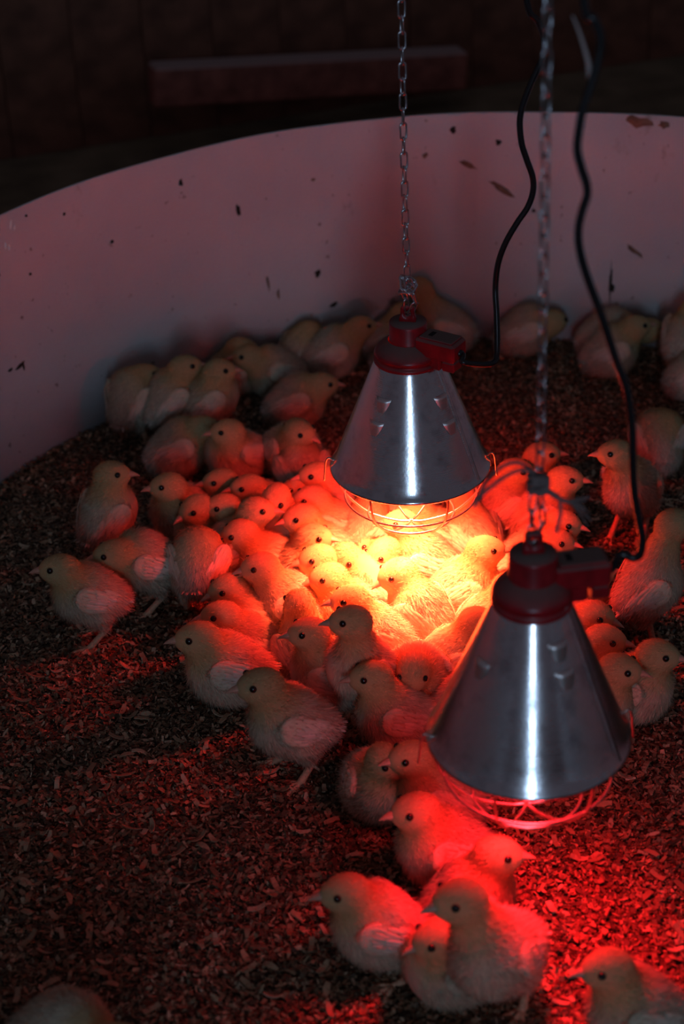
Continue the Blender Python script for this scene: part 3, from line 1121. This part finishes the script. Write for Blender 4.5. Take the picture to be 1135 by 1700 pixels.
def make_wing(side, variant):
    """folded wing, shoulder at +x, tip trailing; side +1 = left"""
    rg = np.random.default_rng(100 + variant)
    a_, b_, c_ = 0.034, 0.0085, 0.0215
    nu, nv = 18, 12
    u = np.linspace(0, 2 * np.pi, nu, endpoint=False)
    v = np.linspace(0.02, np.pi - 0.02, nv)
    uu, vv = np.meshgrid(u, v, indexing='ij')
    X = a_ * np.cos(vv)
    sect = np.sin(vv) * (1 - 0.18 * np.cos(vv) * -1)
    Y = b_ * sect * np.cos(uu)
    Z = c_ * sect * np.sin(uu) - 0.006 * (1 - np.cos(vv)) * 0.5
    Vb = np.stack([X, Y * side, Z], -1).reshape(-1, 3)
    i, j = np.meshgrid(np.arange(nu), np.arange(nv - 1), indexing='ij')
    q_ = np.stack([i * nv + j, ((i + 1) % nu) * nv + j, ((i + 1) % nu) * nv + j + 1, i * nv + j + 1], -1).reshape(-1, 4)
    if side > 0:
        q_ = q_[:, ::-1]
    Nb = unit(Vb / np.array([a_ ** 2, b_ ** 2, c_ ** 2]))
    Cb = np.tile(C_WHITE, (len(Vb), 1)) * rg.uniform(0.93, 1.03, (len(Vb), 1))
    front = np.clip(np.maximum((Vb[:, 0] + 0.012) / 0.024, np.abs(Vb[:, 2] + 0.002) / 0.016 - 0.25), 0, 1)[:, None]
    Cb = Cb * (1 - front) + C_BODY * front
    VV, FF4, NNm, CC = [Vb], [q_], [Nb], [Cb]
    off = len(Vb)
    # flight feathers in three overlapping rows
    for row, (x0, L_, w_, cnt_) in enumerate(((-0.012, 0.032, 0.0062, 8), (0.004, 0.026, 0.0058, 8), (0.018, 0.02, 0.0054, 7))):
        for k in range(cnt_):
            t = k / (cnt_ - 1)
            z_ = -0.019 + 0.034 * t
            x_ = x0 + rg.uniform(-0.003, 0.003) - 0.010 * (1 - t) * (row == 0)
            th = max(0.0, 1 - (x_ / a_) ** 2 - (z_ / (c_ * 1.05)) ** 2)
            y_ = b_ * math.sqrt(th) + 0.0012 + 0.0006 * row
            nrm = unit(np.array([x_ / a_ ** 2 * 0.6, y_ / b_ ** 2, z_ / c_ ** 2]) * np.array([1, 1, 1]))
            d = np.array([-1, 0, -0.12 - 0.28 * (t - 0.3)]) + np.array([0, 0, rg.normal(0, 0.09)])
            d = unit(d - nrm * (d @ nrm) + nrm * rg.uniform(-0.02, 0.08))
            p = np.array([x_, y_, z_])
            fv, fq, fn = feather_strip(p, d, nrm, L_ * rg.uniform(0.8, 1.1), w_, 0.10)
            fv[:, 1] *= side
            fn[:, 1] *= side
            if side < 0:
                fq = fq[:, ::-1]
            VV.append(fv)
            FF4.append(fq + off)
            NNm.append(fn)
            kb = min(1, max(0, abs(t - 0.45) * 1.5 - 0.15 + 0.25 * row))
            CC.append(np.tile((C_WHITE * (1 - kb) + C_BODY * kb) * rg.uniform(0.82, 1.06), (len(fv), 1)))
            off += len(fv)
    # short down over the shoulder
    nb = 1700
    ix = rg.integers(0, len(Vb), nb)
    keep = (Vb[ix, 0] > -0.034) & (Vb[ix, 1] * side > -0.002)
    ix = ix[keep]
    Pr = Vb[ix] + rg.normal(0, 0.0018, (len(ix), 3))
    Nr = Nb[ix]
    d = np.array([-1.0, 0, -0.25]) + rg.normal(0, 0.25, (len(ix), 3))
    d = unit(d - Nr * (d * Nr).sum(1, keepdims=True))
    d = unit(d + Nr * rg.uniform(0.12, 0.4, (len(ix), 1)))
    bv, bf, bn, bc = blades(Pr, Nr, d, rg.uniform(0.004, 0.0075, len(ix)), rg.uniform(0.0006, 0.001, len(ix)), Cb[ix] * rg.uniform(0.85, 1.08, (len(ix), 1)))
    VV.append(bv)
    NNm.append(bn)
    CC.append(bc)
    return mesh_np('wing', np.concatenate(VV), [np.concatenate(FF4), bf + off], [M_FEATHER], np.clip(np.concatenate(CC), 0, 1), np.concatenate(NNm))


def make_tail(variant):
    rg = np.random.default_rng(300 + variant)
    VV, FF, NN_, off = [], [], [], 0
    for k in range(9):
        t = (k - 4) / 4
        d = unit(np.array([-1, 0.55 * t + rg.normal(0, 0.06), 0.12 + rg.normal(0, 0.12)]))
        nrm = unit(np.array([0.25, 0.3 * t, 1.0]))
        fv, fq, fn = feather_strip(np.array([0.006, 0.009 * t, 0.002 * (k % 2)]), d, nrm, 0.026 * rg.uniform(0.75, 1.1), 0.0062, 0.25)
        VV.append(fv)
        FF.append(fq + off)
        NN_.append(fn)
        off += len(fv)
    c = np.tile(C_WHITE, (off, 1)) * rg.uniform(0.85, 1.02, (off, 1))
    return mesh_np('tail', np.concatenate(VV), [np.concatenate(FF)], [M_FEATHER], np.clip(c, 0, 1), np.concatenate(NN_))


EYE = make_eye()
BEAK = make_beak()
BEAK_OPEN = make_beak(0.55)
LEGS = [make_leg(s) for s in (0.0, 0.012, -0.010)]
WINGS = {s: [make_wing(s, v) for v in range(3)] for s in (1, -1)}
TAILS = [make_tail(v) for v in range(3)]
GS = 0.97          # size of every chick


def chick(label, bx, by, hx, hy, heading, yaw=None, pose='sit', s=1.0, hp=-8, pitch=None, beak_open=False, group=None, nbl=11000, leg_out=None, head=True, hup=None, spread=0.0, ground=None):
    """bx, by: where the middle of the trunk shows; hx, hy: where the head shows (None: tucked in)"""
    s = s * GS
    yaw = heading if yaw is None else yaw
    hd, yw = math.radians(heading), math.radians(yaw)
    zb = {'sit': 0.044, 'crouch': 0.056, 'stand': 0.083, 'tall': 0.088}[pose]
    if pitch is None:
        pitch = {'sit': 14, 'crouch': 16, 'stand': 18, 'tall': 34}[pose]
    pt = math.radians(pitch)
    base = on_z(bx, by, zb * s)
    base = np.array([base[0], base[1], 0]) if ground is None else np.array([ground[0], ground[1], 0])
    Rb = frame(hd, pt)
    bc = np.array([0, 0, zb])
    fwd = np.array([math.cos(hd), math.sin(hd), 0])
    # where the head is carried
    fo, upo = {'sit': (0.038, 0.058), 'crouch': (0.038, 0.066), 'stand': (0.039, 0.070), 'tall': (0.034, 0.090)}[pose]
    if hup is not None:
        upo = hup
    Hd = bc + fwd * fo + np.array([0, 0, upo])
    if hx is not None:
        d = unit(ray(hx, hy))
        w = (base + Hd * s)
        t = (w - CAM) @ d
        q_ = (CAM + d * t - base) / s
        off = q_ - bc
        f_ = off @ fwd
        lat = off - fwd * f_
        lat[2] = 0
        f_ = min(max(f_, 0.012), 0.082)
        ln = np.linalg.norm(lat)
        if ln > 0.040:
            lat *= 0.040 / ln
        up0, f0 = up_ if False else off[2], off @ fwd
        up_ = min(max(off[2], 0.018), 0.118)
        Hd = bc + fwd * f_ + lat + np.array([0, 0, up_])
    if hx is not None and DBG:
        Pw = base + Hd * s - CAM
        dd_ = Pw @ FWD
        print('HD %-22s err %4.0f %4.0f  f %.3f up %.3f lat %.3f' % (label[:22], W / 2 + F * (Pw @ RIGHT) / dd_ - hx, H / 2 - F * (Pw @ UPV) / dd_ - hy, f0, up0, ln), pose)
    Rh = frame(yw, math.radians(hp + 11))
    I = np.eye(3)
    breast = bc + Rb @ np.array([0.020, 0, 0.0])
    rump = bc + Rb @ np.array([-0.031, 0, 0.004])
    nb0 = bc + Rb @ np.array([0.020, 0, 0.016])
    nk = Hd + Rh @ np.array([-0.006, 0, -0.010])
    cheek = Hd + Rh @ np.array([0.006, 0, -0.005])
    face = Hd + Rh @ np.array([0.017, 0, -0.002])
    lowneck = nb0 * 0.45 + nk * 0.55 + np.array([0, 0, -0.004])
    stand = pose in ('stand', 'tall')
    hips = []
    for sd in (1, -1):
        hips.append(bc + rotz(hd) @ np.array([-0.008 - 0.004, sd * 0.021, -0.034]))

    def f(P):
        d = sd_ell(P, bc, np.array([0.0435, 0.040, 0.042]), Rb)
        d = smin(d, sd_ell(P, breast, np.array([0.034, 0.036, 0.037]), Rb), 0.014)
        d = smin(d, sd_ell(P, rump, np.array([0.025, 0.025, 0.024]), Rb), 0.014)
        d = smin(d, sd_cap(P, nb0, lowneck, 0.028, 0.0205), 0.020)
        d = smin(d, sd_cap(P, lowneck, nk, 0.0205, 0.0172), 0.016)
        hdv = sd_ell(P, Hd, np.array([0.0255, 0.0205, 0.0202]), Rh)
        hdv = smin(hdv, sd_ell(P, cheek, np.array([0.017, 0.019, 0.0155]), Rh), 0.006)
        hdv = smin(hdv, sd_ell(P, face, np.array([0.0125, 0.0105, 0.0105]), Rh), 0.012)
        d = smin(d, hdv, 0.012)
        if stand:
            for hpt in hips:
                d = smin(d, sd_cap(P, hpt + np.array([0, 0, 0.012]), hpt + rotz(hd) @ np.array([-0.003, 0, -0.006]), 0.017, 0.0085), 0.012)
        else:
            # belly settles on the litter
            d = smin(d, sd_ell(P, np.array([bc[0], bc[1], zb - 0.018]) + fwd * -0.004, np.array([0.046, 0.040, 0.026]), frame(hd)), 0.014)
        return np.maximum(d, 0.001 - P[:, 2])
    h = 0.0046
    lo = np.minimum.reduce([bc - 0.088, Hd - 0.045])
    lo[2] = -0.008
    hi = np.maximum.reduce([bc + 0.088, Hd + 0.045])
    dims = np.ceil((hi - lo) / h).astype(int) + 2
    g = np.stack(np.meshgrid(*[lo[k] + np.arange(dims[k]) * h for k in range(3)], indexing='ij'), -1)
    Fv = f(g.reshape(-1, 3)).reshape(dims)
    V, Q = surface_nets(Fv, lo, h)
    for _ in range(2):
        nr = grad(f, V)
        V = V - nr * np.clip(f(V), -0.004, 0.004)[:, None]
    nr = grad(f, V)
    rg = np.random.default_rng(int(abs(bx * 7 + by * 13)) % 100000)

    def tint(P):
        dh = np.linalg.norm(P - Hd, axis=1)
        k = np.clip((0.058 - dh) / 0.03, 0, 1)[:, None]
        c = C_BODY * (1 - k) + C_HEAD * k
        dn = np.linalg.norm(P - lowneck, axis=1)
        k2 = np.clip((0.040 - dn) / 0.03, 0, 1)[:, None] * 0.7
        c = c * (1 - k2) + C_NECK * k2
        dr = np.clip(((P - bc) @ Rb[:, 0] * -1 - 0.02) / 0.04, 0, 1)[:, None] * 0.6
        return c * (1 - dr) + C_WHITE * dr
    indiv = rg.uniform(0.92, 1.06)
    Cs = tint(V) * indiv * 0.80  # skin tint darkened to paint the shade between the barbs
    # down
    qi = rg.integers(0, len(Q), nbl)
    ab = rg.uniform(0, 1, (nbl, 2))
    A_, B_, C_, D_ = (V[Q[qi, k]] for k in range(4))
    Pr = (A_ * ((1 - ab[:, :1]) * (1 - ab[:, 1:])) + B_ * (ab[:, :1] * (1 - ab[:, 1:])) + C_ * (ab[:, :1] * ab[:, 1:]) + D_ * ((1 - ab[:, :1]) * ab[:, 1:]))
    NrA, NrC = nr[Q[qi, 0]], nr[Q[qi, 2]]
    Nr = unit(NrA * (1 - ab[:, :1]) + NrC * ab[:, :1])
    dh = np.linalg.norm(Pr - Hd, axis=1)
    kh = np.clip((0.048 - dh) / 0.022, 0, 1)[:, None]
    flow = (-Rh[:, 0] + np.array([0, 0, -0.25])) * kh + (-Rb[:, 0] * 0.8 + np.array([0, 0, -0.55])) * (1 - kh)
    flow = flow + rg.normal(0, 0.28, (nbl, 3))
    flow = unit(flow - Nr * (flow * Nr).sum(1, keepdims=True))
    lift = rg.uniform(0.3, 1.1, (nbl, 1)) * (1 - 0.35 * kh)
    Dr = unit(flow + Nr * lift)
    L = rg.uniform(0.005, 0.0115, nbl) * (1 - 0.45 * kh[:, 0])
    L[rg.uniform(0, 1, nbl) < 0.08] *= 1.5
    back = np.clip(((Pr - bc) @ Rb[:, 0] * -1 - 0.03) / 0.03, 0, 1)
    L = L * (1 + 0.4 * back)
    # bare face: no down on beak and eyes
    rel = (Pr - Hd) @ Rh
    bare = (rel[:, 0] > 0.022) & (np.abs(rel[:, 1]) < 0.012)
    for sd in (1, -1):
        bare |= np.linalg.norm(rel - np.array([0.0115, sd * 0.0170, 0.0062]), axis=1) < 0.0062
    bare |= Pr[:, 2] < 0.004
    L[bare] *= 0.12
    bv, bf, bn, bcol = blades(Pr, Nr, Dr, L, rg.uniform(0.0007, 0.0012, nbl), tint(Pr) * indiv * rg.uniform(0.68, 1.2, (nbl, 1)))
    nv = len(V)
    allV = np.concatenate([V, bv]) * s
    me = mesh_np('chick', allV, [Q, bf + nv], [M_DOWN], np.clip(np.concatenate([Cs, bcol]), 0, 1), np.concatenate([nr, bn]))
    o = bpy.data.objects.new('chick', me)
    COL.objects.link(o)
    o.location = base
    thing(o, label, 'chick', group)

    def put(name, mesh, pos, R3, sc=1.0):
        c = bpy.data.objects.new(name, mesh)
        COL.objects.link(c)
        c.parent = o
        Mx = Matrix.Identity(4)
        for a in range(3):
            for b in range(3):
                Mx[a][b] = R3[a][b] * s * sc
            Mx[a][3] = pos[a] * s
        c.matrix_local = Mx
        return c

    def surf(p, dirn, off):
        """walk from p along dirn to the skin"""
        t = 0.0
        for _ in range(24):
            v = f((p + dirn * t)[None])[0]
            if abs(v) < 1e-4:
                break
            t -= v
        return p + dirn * (t + off)
    for sd in (1, -1):
        p = Hd + Rh @ np.array([0.0115, 0, 0.0062])
        dn = Rh @ unit(np.array([0.16, sd, 0.05]))
        pe = surf(p, dn, 0.0006)
        dn2 = unit(Rh @ np.array([0.22, sd, 0.08]))
        fwd_e = unit(Rh[:, 0] - dn2 * (Rh[:, 0] @ dn2))
        Re = np.column_stack([dn2, fwd_e, np.cross(dn2, fwd_e)])
        # the eye mesh bulges along +y in its own frame
        put('eye', EYE, pe, np.column_stack([fwd_e, dn2, np.cross(fwd_e, dn2)]), 1.03)
    pbk = surf(Hd + Rh @ np.array([0.012, 0, -0.0012]), Rh[:, 0], -0.002)
    put('beak', BEAK_OPEN if beak_open else BEAK, pbk, Rh, 0.97)
    # wings lie on the flanks
    v_ = rg.integers(0, 3)
    for sd in (1, -1):
        p = bc + Rb @ np.array([-0.006, 0, 0.011])
        dn = unit(Rb @ np.array([0, sd, 0.18]))
        pw = surf(p, dn, -0.0045)
        nw_ = grad(f, pw[None])[0]
        xa = Rb @ np.array([math.cos(0.12), 0, -math.sin(0.12)])
        xa = unit(xa - nw_ * (xa @ nw_))
        ya = nw_ * sd
        Rw = np.column_stack([xa, ya, np.cross(xa, ya)]) @ rotz(sd * math.radians(13 - spread))
        put('wing', WINGS[sd][v_], pw, Rw, 0.9)
    prp = surf(bc + Rb @ np.array([-0.030, 0, 0.006]), unit(Rb @ np.array([-1, 0, 0.15])), -0.007)
    put('tail', TAILS[v_], prp, frame(hd, pt * 0.3 - 0.1), 0.72)
    if stand:
        for k, sd in enumerate((1, -1)):
            lp = rotz(hd) @ np.array([-0.002 + (0.010 if k else -0.006), sd * 0.021, 0])
            lm = LEGS[rg.integers(0, 3)]
            c = put('leg', lm, np.array([lp[0], lp[1], 0.0]), rotz(hd + sd * 0.12) @ np.diag([1, 1, 1.0 * (zb + 0.01) / 0.093]))
    elif leg_out:
        a1 = on_z(*leg_out[0], 0.012) - base
        a2 = on_z(*leg_out[1], 0.006) - base
        dd = unit(np.array([a2[0] - a1[0], a2[1] - a1[1], 0]))
        sidev = np.array([-dd[1], dd[0], 0])
        P_ = np.array([a1 - dd * 0.02 + [0, 0, 0.012], a1, a1 * 0.5 + a2 * 0.5, a2])
        parts = [tube(spline(P_, 4), np.linspace(0.007, 0.0038, 13), 8)]
        for az, L_ in ((-35, 0.026), (0, 0.031), (35, 0.026), (175, 0.012)):
            t = dd * math.cos(math.radians(az)) + sidev * math.sin(math.radians(az))
            parts.append(tube(np.array([a2, a2 + t * L_ * .4 + [0, 0, 0.001], a2 + t * L_ * .75 + [0, 0, -0.002], a2 + t * L_ + [0, 0, -0.003]]), [0.0034, 0.003, 0.0028, 0.0006], 7))
        Vl, fl_ = join(parts)
        link('leg', mesh_np('leg', Vl, fl_, [M_LEG]), o)
    return o


CHICKS = [
    # back row, along the foot of the pen wall
    ('dim yellowish chick hunched by the pen wall, the leftmost of the back row', 218, 664, 238, 624, 62, dict(yaw=25, pose='stand', pitch=42)),
    ('dim chick looking right, second from the left in the back row', 282, 662, 306, 609, 42, dict(yaw=5, pose='tall')),
    ('dim chick facing right with pinkish wing, third from the left in the back row', 348, 664, 362, 616, 28, dict(yaw=0, pose='tall')),
    ('chick mostly hidden against the pen wall behind the three at back left', 358, 588, 388, 580, 12, dict(yaw=20, hp=-25)),
    ('dim chick lying and looking left, in front of the round-backed one by the wall', 458, 618, 413, 592, 188, dict(yaw=185)),
    ('round-backed chick at the pen wall with its head turned away', 478, 562, 514, 552, 48, dict(hp=-35, yaw=60)),
    ('large dim chick with white wing patch facing right, left of the farther lamp cap', 550, 586, 597, 543, 22, dict(yaw=12, pose='crouch', leg_out=((575, 618), (592, 622)))),
    ('chick against the pen wall, right half hidden by the farther lamp cap', 640, 535, 668, 520, 15, dict(yaw=35)),
    ('chick almost hidden behind the red cap of the farther lamp', 668, 592, 690, 560, 10, dict(yaw=15)),
    ('chick with white wing patch lying alone mid-left, looking right', 490, 668, 533, 638, 14, dict(yaw=5, hp=-14)),
    ('upright chick near the left edge of the farther cone, face turned to the camera right', 480, 748, 496, 717, 318, dict(yaw=325, pose='crouch', hp=-18)),
    ('big-winged chick with lowered head, touching beaks with a small dim one', 296, 744, 337, 710, 20, dict(yaw=5, pose='crouch', hp=-22)),
    ('small dim chick touching beaks with the big-winged one', 394, 755, 379, 716, 215, dict(yaw=190, pose='crouch')),
    ('yellow chick rising behind the chain bunch of the farther lamp', 735, 528, 697, 478, 165, dict(yaw=150, pose='crouch')),
    ('dim chick at the pen wall between the two cables, head tucked low', 868, 532, 918, 532, 18, dict(yaw=35, hp=-25)),
    ('dim chick at the pen wall behind the one looking right', 1010, 540, 1078, 546, 8, dict(yaw=20, hp=-25)),
    ('dim yellow chick looking right, behind the cable of the nearer lamp', 1012, 584, 1053, 542, 20, dict(yaw=8)),
    ('chick by the pen wall cut off by the right picture edge, topmost there', 1138, 560, 1152, 512, 50, dict(pose='stand')),
    ('chick cut off by the right picture edge, below the topmost one there', 1152, 620, 1185, 590, 20, dict()),
    ('grey-looking chick with its back turned, right of the nearer lamp cable', 1092, 736, 1110, 705, 85, dict(hp=-30, pose='crouch')),
    ('chick standing tall on red litter and looking left, right of the nearer chain', 1050, 812, 1024, 752, 238, dict(yaw=182, pose='tall')),
    ('long-necked chick at the right picture edge, looking right', 1074, 975, 1118, 868, 22, dict(yaw=2, pose='tall', hup=0.10)),
    # right of the farther lamp
    ('chick looking right behind the twine knot, topmost of that huddle', 876, 800, 898, 755, 12, dict(yaw=0, pose='crouch')),
    ('chick with bald-looking head stretched right past the frayed twine', 884, 838, 936, 795, 12, dict(yaw=345, pose='crouch')),
    ('red-lit chick turned right beside the rim of the farther shade', 820, 812, 854, 782, 38, dict(yaw=350, pose='crouch')),
    ('chick half hidden by the doubled chain, beak just above its neighbour', 888, 875, 932, 868, 5, dict(yaw=338, pose='crouch', hp=-14)),
    ('chick peering right over the black box of the nearer lamp', 868, 912, 920, 898, 8, dict(yaw=340, hp=-12)),
    ('red-backed chick with hidden head under the right rim of the farther shade', 785, 893, None, None, 120, dict(hp=-35)),
    # under the farther lamp
    ('glowing chick under the farther lamp guard, raised head turned left', 712, 935, 667, 868, 165, dict(yaw=190, pose='crouch', hp=-4)),
    ('white-hot dozing chick with lowered head, left of the one under the guard', 632, 950, 640, 915, 205, dict(yaw=212, hp=-32)),
    ('white-crowned chick lying in the brightest light, looking down left', 700, 1020, 659, 950, 135, dict(yaw=200, hp=-30, pose='crouch')),
    ('long-necked yellow chick looking right at the right of the bright huddle', 768, 978, 804, 912, 12, dict(yaw=352, pose='crouch')),
    ('orange chick with hidden head left of the nearer lamp collar', 806, 1040, None, None, 20, dict(hp=-30)),
    ('red chick with hidden head lying left of the nearer cone', 748, 1096, None, None, 12, dict(hp=-30)),
    ('chick mostly hidden behind the left side of the nearer cone', 772, 1170, None, None, 10, dict(hp=-25)),
    ('small chick with drooping head facing the camera, in the front of the huddle', 692, 1120, 686, 1112, 265, dict(yaw=262, hp=-42, pose='crouch')),
    ('chick with greyish wing looking left, in front of the drooping one', 660, 1180, 617, 1123, 172, dict(yaw=190, pose='crouch')),
    ('tall chick standing at the front edge of the huddle, looking left, dark-faced', 600, 1110, 584, 1030, 205, dict(yaw=186, pose='tall', hup=0.105)),
    ('thin-necked chick with round dark head looking left, left of the tall one', 536, 1135, 514, 1049, 160, dict(yaw=192, pose='crouch', hup=0.09)),
    ('orange chick mostly hidden behind the thin-necked one', 508, 1085, None, None, 100, dict(hp=-30)),
    ('large orange chick with open beak looking left, in the middle of the huddle', 492, 1008, 433, 940, 172, dict(yaw=195, pose='crouch', hp=-12, beak_open=True)),
    ('orange chick looking left right above the head of the larger dark-faced one', 560, 958, 528, 926, 180, dict(yaw=196, hp=-12)),
    ('orange chick with grey cheek looking left, between the one above and the dark-faced pair', 578, 992, 546, 957, 178, dict(yaw=196, hp=-14)),
    ('yellow chick with bowed head looking down right, left of the white-hot one', 604, 972, 577, 925, 140, dict(yaw=322, hp=-28)),
    ('orange chick looking left, just behind the tall dark-faced one', 626, 1040, 583, 995, 165, dict(yaw=190, pose='crouch', hp=-10)),
    ('yellow-orange chick with a tuft at its nape, looking left', 540, 885, 501, 858, 175, dict(yaw=198, hp=-12)),
    ('big red-orange chick looking left behind the tufted one', 560, 852, 517, 828, 172, dict(yaw=190, pose='crouch', hp=-14)),
    ('chick looking right amid the left-looking ones, below the tufted one', 470, 900, 519, 891, 8, dict(yaw=345, hp=-10)),
    ('red chick facing the camera with lowered beak, back left of the huddle', 456, 862, 457, 828, 262, dict(yaw=245, hp=-35, pose='crouch')),
    ('long-necked pale red chick looking right, left of the huddle', 392, 922, 424, 847, 22, dict(yaw=352, pose='crouch', hup=0.09)),
    ('chick looking left behind the long-necked one, beak over its neighbour', 434, 836, 413, 809, 178, dict(yaw=192, pose='crouch')),
    ('dim chick looking left at the back of the left group', 384, 828, 367, 799, 185, dict(yaw=192)),
    ('chick with dark cheek looking left, below the dim back one', 384, 876, 371, 841, 200, dict(yaw=195)),
    ('small-headed chick looking down left with red-lit wing', 328, 885, 326, 843, 235, dict(yaw=215, hp=-22)),
    ('chick looking left above the dozing wings, second from the left edge group', 290, 850, 280, 806, 215, dict(yaw=195, pose='crouch')),
    ('tall pale chick seen from behind and looking right, at the far left', 177, 856, 184, 787, 50, dict(yaw=355, pose='tall')),
    ('big-winged chick walking left with lowered head, in front of the rear-facing one', 246, 934, 188, 919, 180, dict(yaw=190, pose='stand', hp=-14)),
    ('chick seen from behind with fanned red-lit tail and wing', 328, 940, 340, 912, 85, dict(hp=-25, pose='stand')),
    ('leftmost chick, standing alone on the litter and facing left', 150, 988, 100, 943, 182, dict(yaw=188, pose='stand')),
    ('red chick with ridged brow looking left down, above the two overlapping ones', 420, 995, 378, 976, 180, dict(yaw=205, hp=-18)),
    ('red chick resting its head on the back of the one in front', 425, 1045, 368, 1021, 178, dict(yaw=192)),
    ('large chick with spread pale wing lying at the left front of the huddle', 402, 1090, 330, 1058, 176, dict(yaw=190, s=1.08, pose='crouch', pitch=10)),
    ('fluffy pale chick standing alone in front of the huddle, facing left', 487, 1205, 434, 1136, 182, dict(yaw=195, pose='stand', s=1.06)),
    ('orange chick with only its wing showing beside the open-beaked one', 452, 935, None, None, 190, dict(hp=-25)),
    ('small dim chick head low between the back of two red ones', 515, 825, 495, 811, 185, dict(hp=-10, s=0.9)),
    ('red chick with back to the farther lamp rim, looking left', 556, 806, 526, 788, 170, dict(yaw=195, pose='crouch')),
    ('dull chick at the top of the huddle with its head turned away', 502, 785, None, None, 100, dict(hp=-20)),
    ('red chick seen through the guard of the farther lamp', 732, 858, 688, 846, 172, dict(yaw=195)),
    ('red chick behind the left part of the farther lamp guard', 622, 858, None, None, 30, dict(hp=-25)),
    ('orange chick back below the left part of the farther guard', 592, 880, None, None, 60, dict(hp=-25)),
    # behind and right of the nearer lamp
    ('chick behind the black box of the nearer lamp, breast just showing', 962, 990, 985, 950, 5, dict(yaw=0)),
    ('bright red chick right of the nearer collar, uppermost of three heads', 945, 1045, 986, 1021, 355, dict(yaw=330, hp=-15)),
    ('dark-beaked chick, middle of three heads right of the nearer cone', 958, 1090, 1003, 1061, 355, dict(yaw=340, hp=-12)),
    ('brown-lit chick, lowest of three heads right of the nearer cone', 988, 1150, 1027, 1110, 352, dict(yaw=340, hp=-12, pose='crouch')),
    ('round chick sitting right of the three heads, looking right', 1068, 1122, 1090, 1086, 345, dict(yaw=340, pose='crouch', hp=-10)),
    # front row
    ('small shaded chick turned right, behind the first one left of the nearer cage', 646, 1305, 640, 1262, 300, dict(yaw=315, hp=-15)),
    ('pink chick looking left with its body behind the nearer lamp cage', 742, 1302, 684, 1257, 172, dict(yaw=195, pose='crouch')),
    ('plump red chick looking left with bright wing, below the nearer lamp cage', 738, 1395, 692, 1345, 178, dict(yaw=195, pose='crouch', s=1.05)),
    ('chick looking right with bright red rump, in front of the plump one', 768, 1462, 824, 1417, 18, dict(yaw=350, pose='crouch')),
    ('chick sitting with one leg stretched behind, looking left, lower front', 630, 1536, 575, 1480, 170, dict(yaw=192, pose='crouch', s=1.0, keep=True, leg_out=((700, 1610), (652, 1638)))),
    ('small dim chick peeking out behind the large front one', 760, 1600, 727, 1556, 190, dict(yaw=200, hp=-18)),
    ('large chick with dark face and red-lit back standing lowest in the front', 808, 1580, 766, 1492, 222, dict(yaw=200, pose='stand', s=1.08)),
    ('dark-headed chick in the lower right corner, looking left', 1066, 1672, 1010, 1606, 175, dict(yaw=192, pose='crouch')),
    ('blurred back of a chick at the lower left edge of the picture', 92, 1738, 190, 1735, 5, dict(pose='crouch', s=1.1, keep=True)),
]
ZB = {'sit': 0.044, 'crouch': 0.056, 'stand': 0.083, 'tall': 0.088}
# settle: bodies that would press into each other shift a little apart on the litter
PB = np.array([on_z(c_[1], c_[2], ZB[(c_[6] if len(c_) > 6 else {}).get('pose', 'sit')] * GS)[:2] for c_ in CHICKS])
HB = {'sit': (0.030, 0.056), 'crouch': (0.032, 0.062)}
for k_, c_ in enumerate(CHICKS):
    kw = c_[6] if len(c_) > 6 else {}
    if c_[3] is None or k_ < 22 or kw.get('pose', 'sit') not in HB or kw.get('hp', -8) < -24 or kw.get('keep'):
        continue
    # in the press of the flock only heads show: the body stands below its head
    fo, uo = HB[kw.get('pose', 'sit')]
    hz = (ZB[kw.get('pose', 'sit')] + uo) * GS
    hp_ = on_z(c_[3], c_[4], hz)
    a_ = math.radians(c_[5])
    PH = hp_[:2] - np.array([math.cos(a_), math.sin(a_)]) * fo * GS
    PB[k_] = PB[k_] * 0.2 + PH * 0.8
P0 = PB.copy()
for it in range(60):
    D = PB[:, None] - PB[None]
    dist = np.linalg.norm(D, axis=2) + np.eye(len(PB))
    push = np.clip(0.058 - dist, 0, None)
    PB = PB + 0.25 * (D / dist[..., None] * push[..., None]).sum(1) + 0.06 * (P0 - PB)
    rr_ = PB - np.array([CX, CY])
    ln = np.linalg.norm(rr_, axis=1)
    far = (PB[:, 1] > CY) & (ln > RAD - 0.052)
    PB[far] = np.array([CX, CY]) + rr_[far] / ln[far, None] * (RAD - 0.052)
for k_, c_ in enumerate(CHICKS):
    lab, bx, by, hx, hy, hdg = c_[:6]
    kw = c_[6] if len(c_) > 6 else {}
    kw.pop('keep', None)
    chick(lab, bx, by, hx, hy, hdg, ground=PB[k_], **kw)
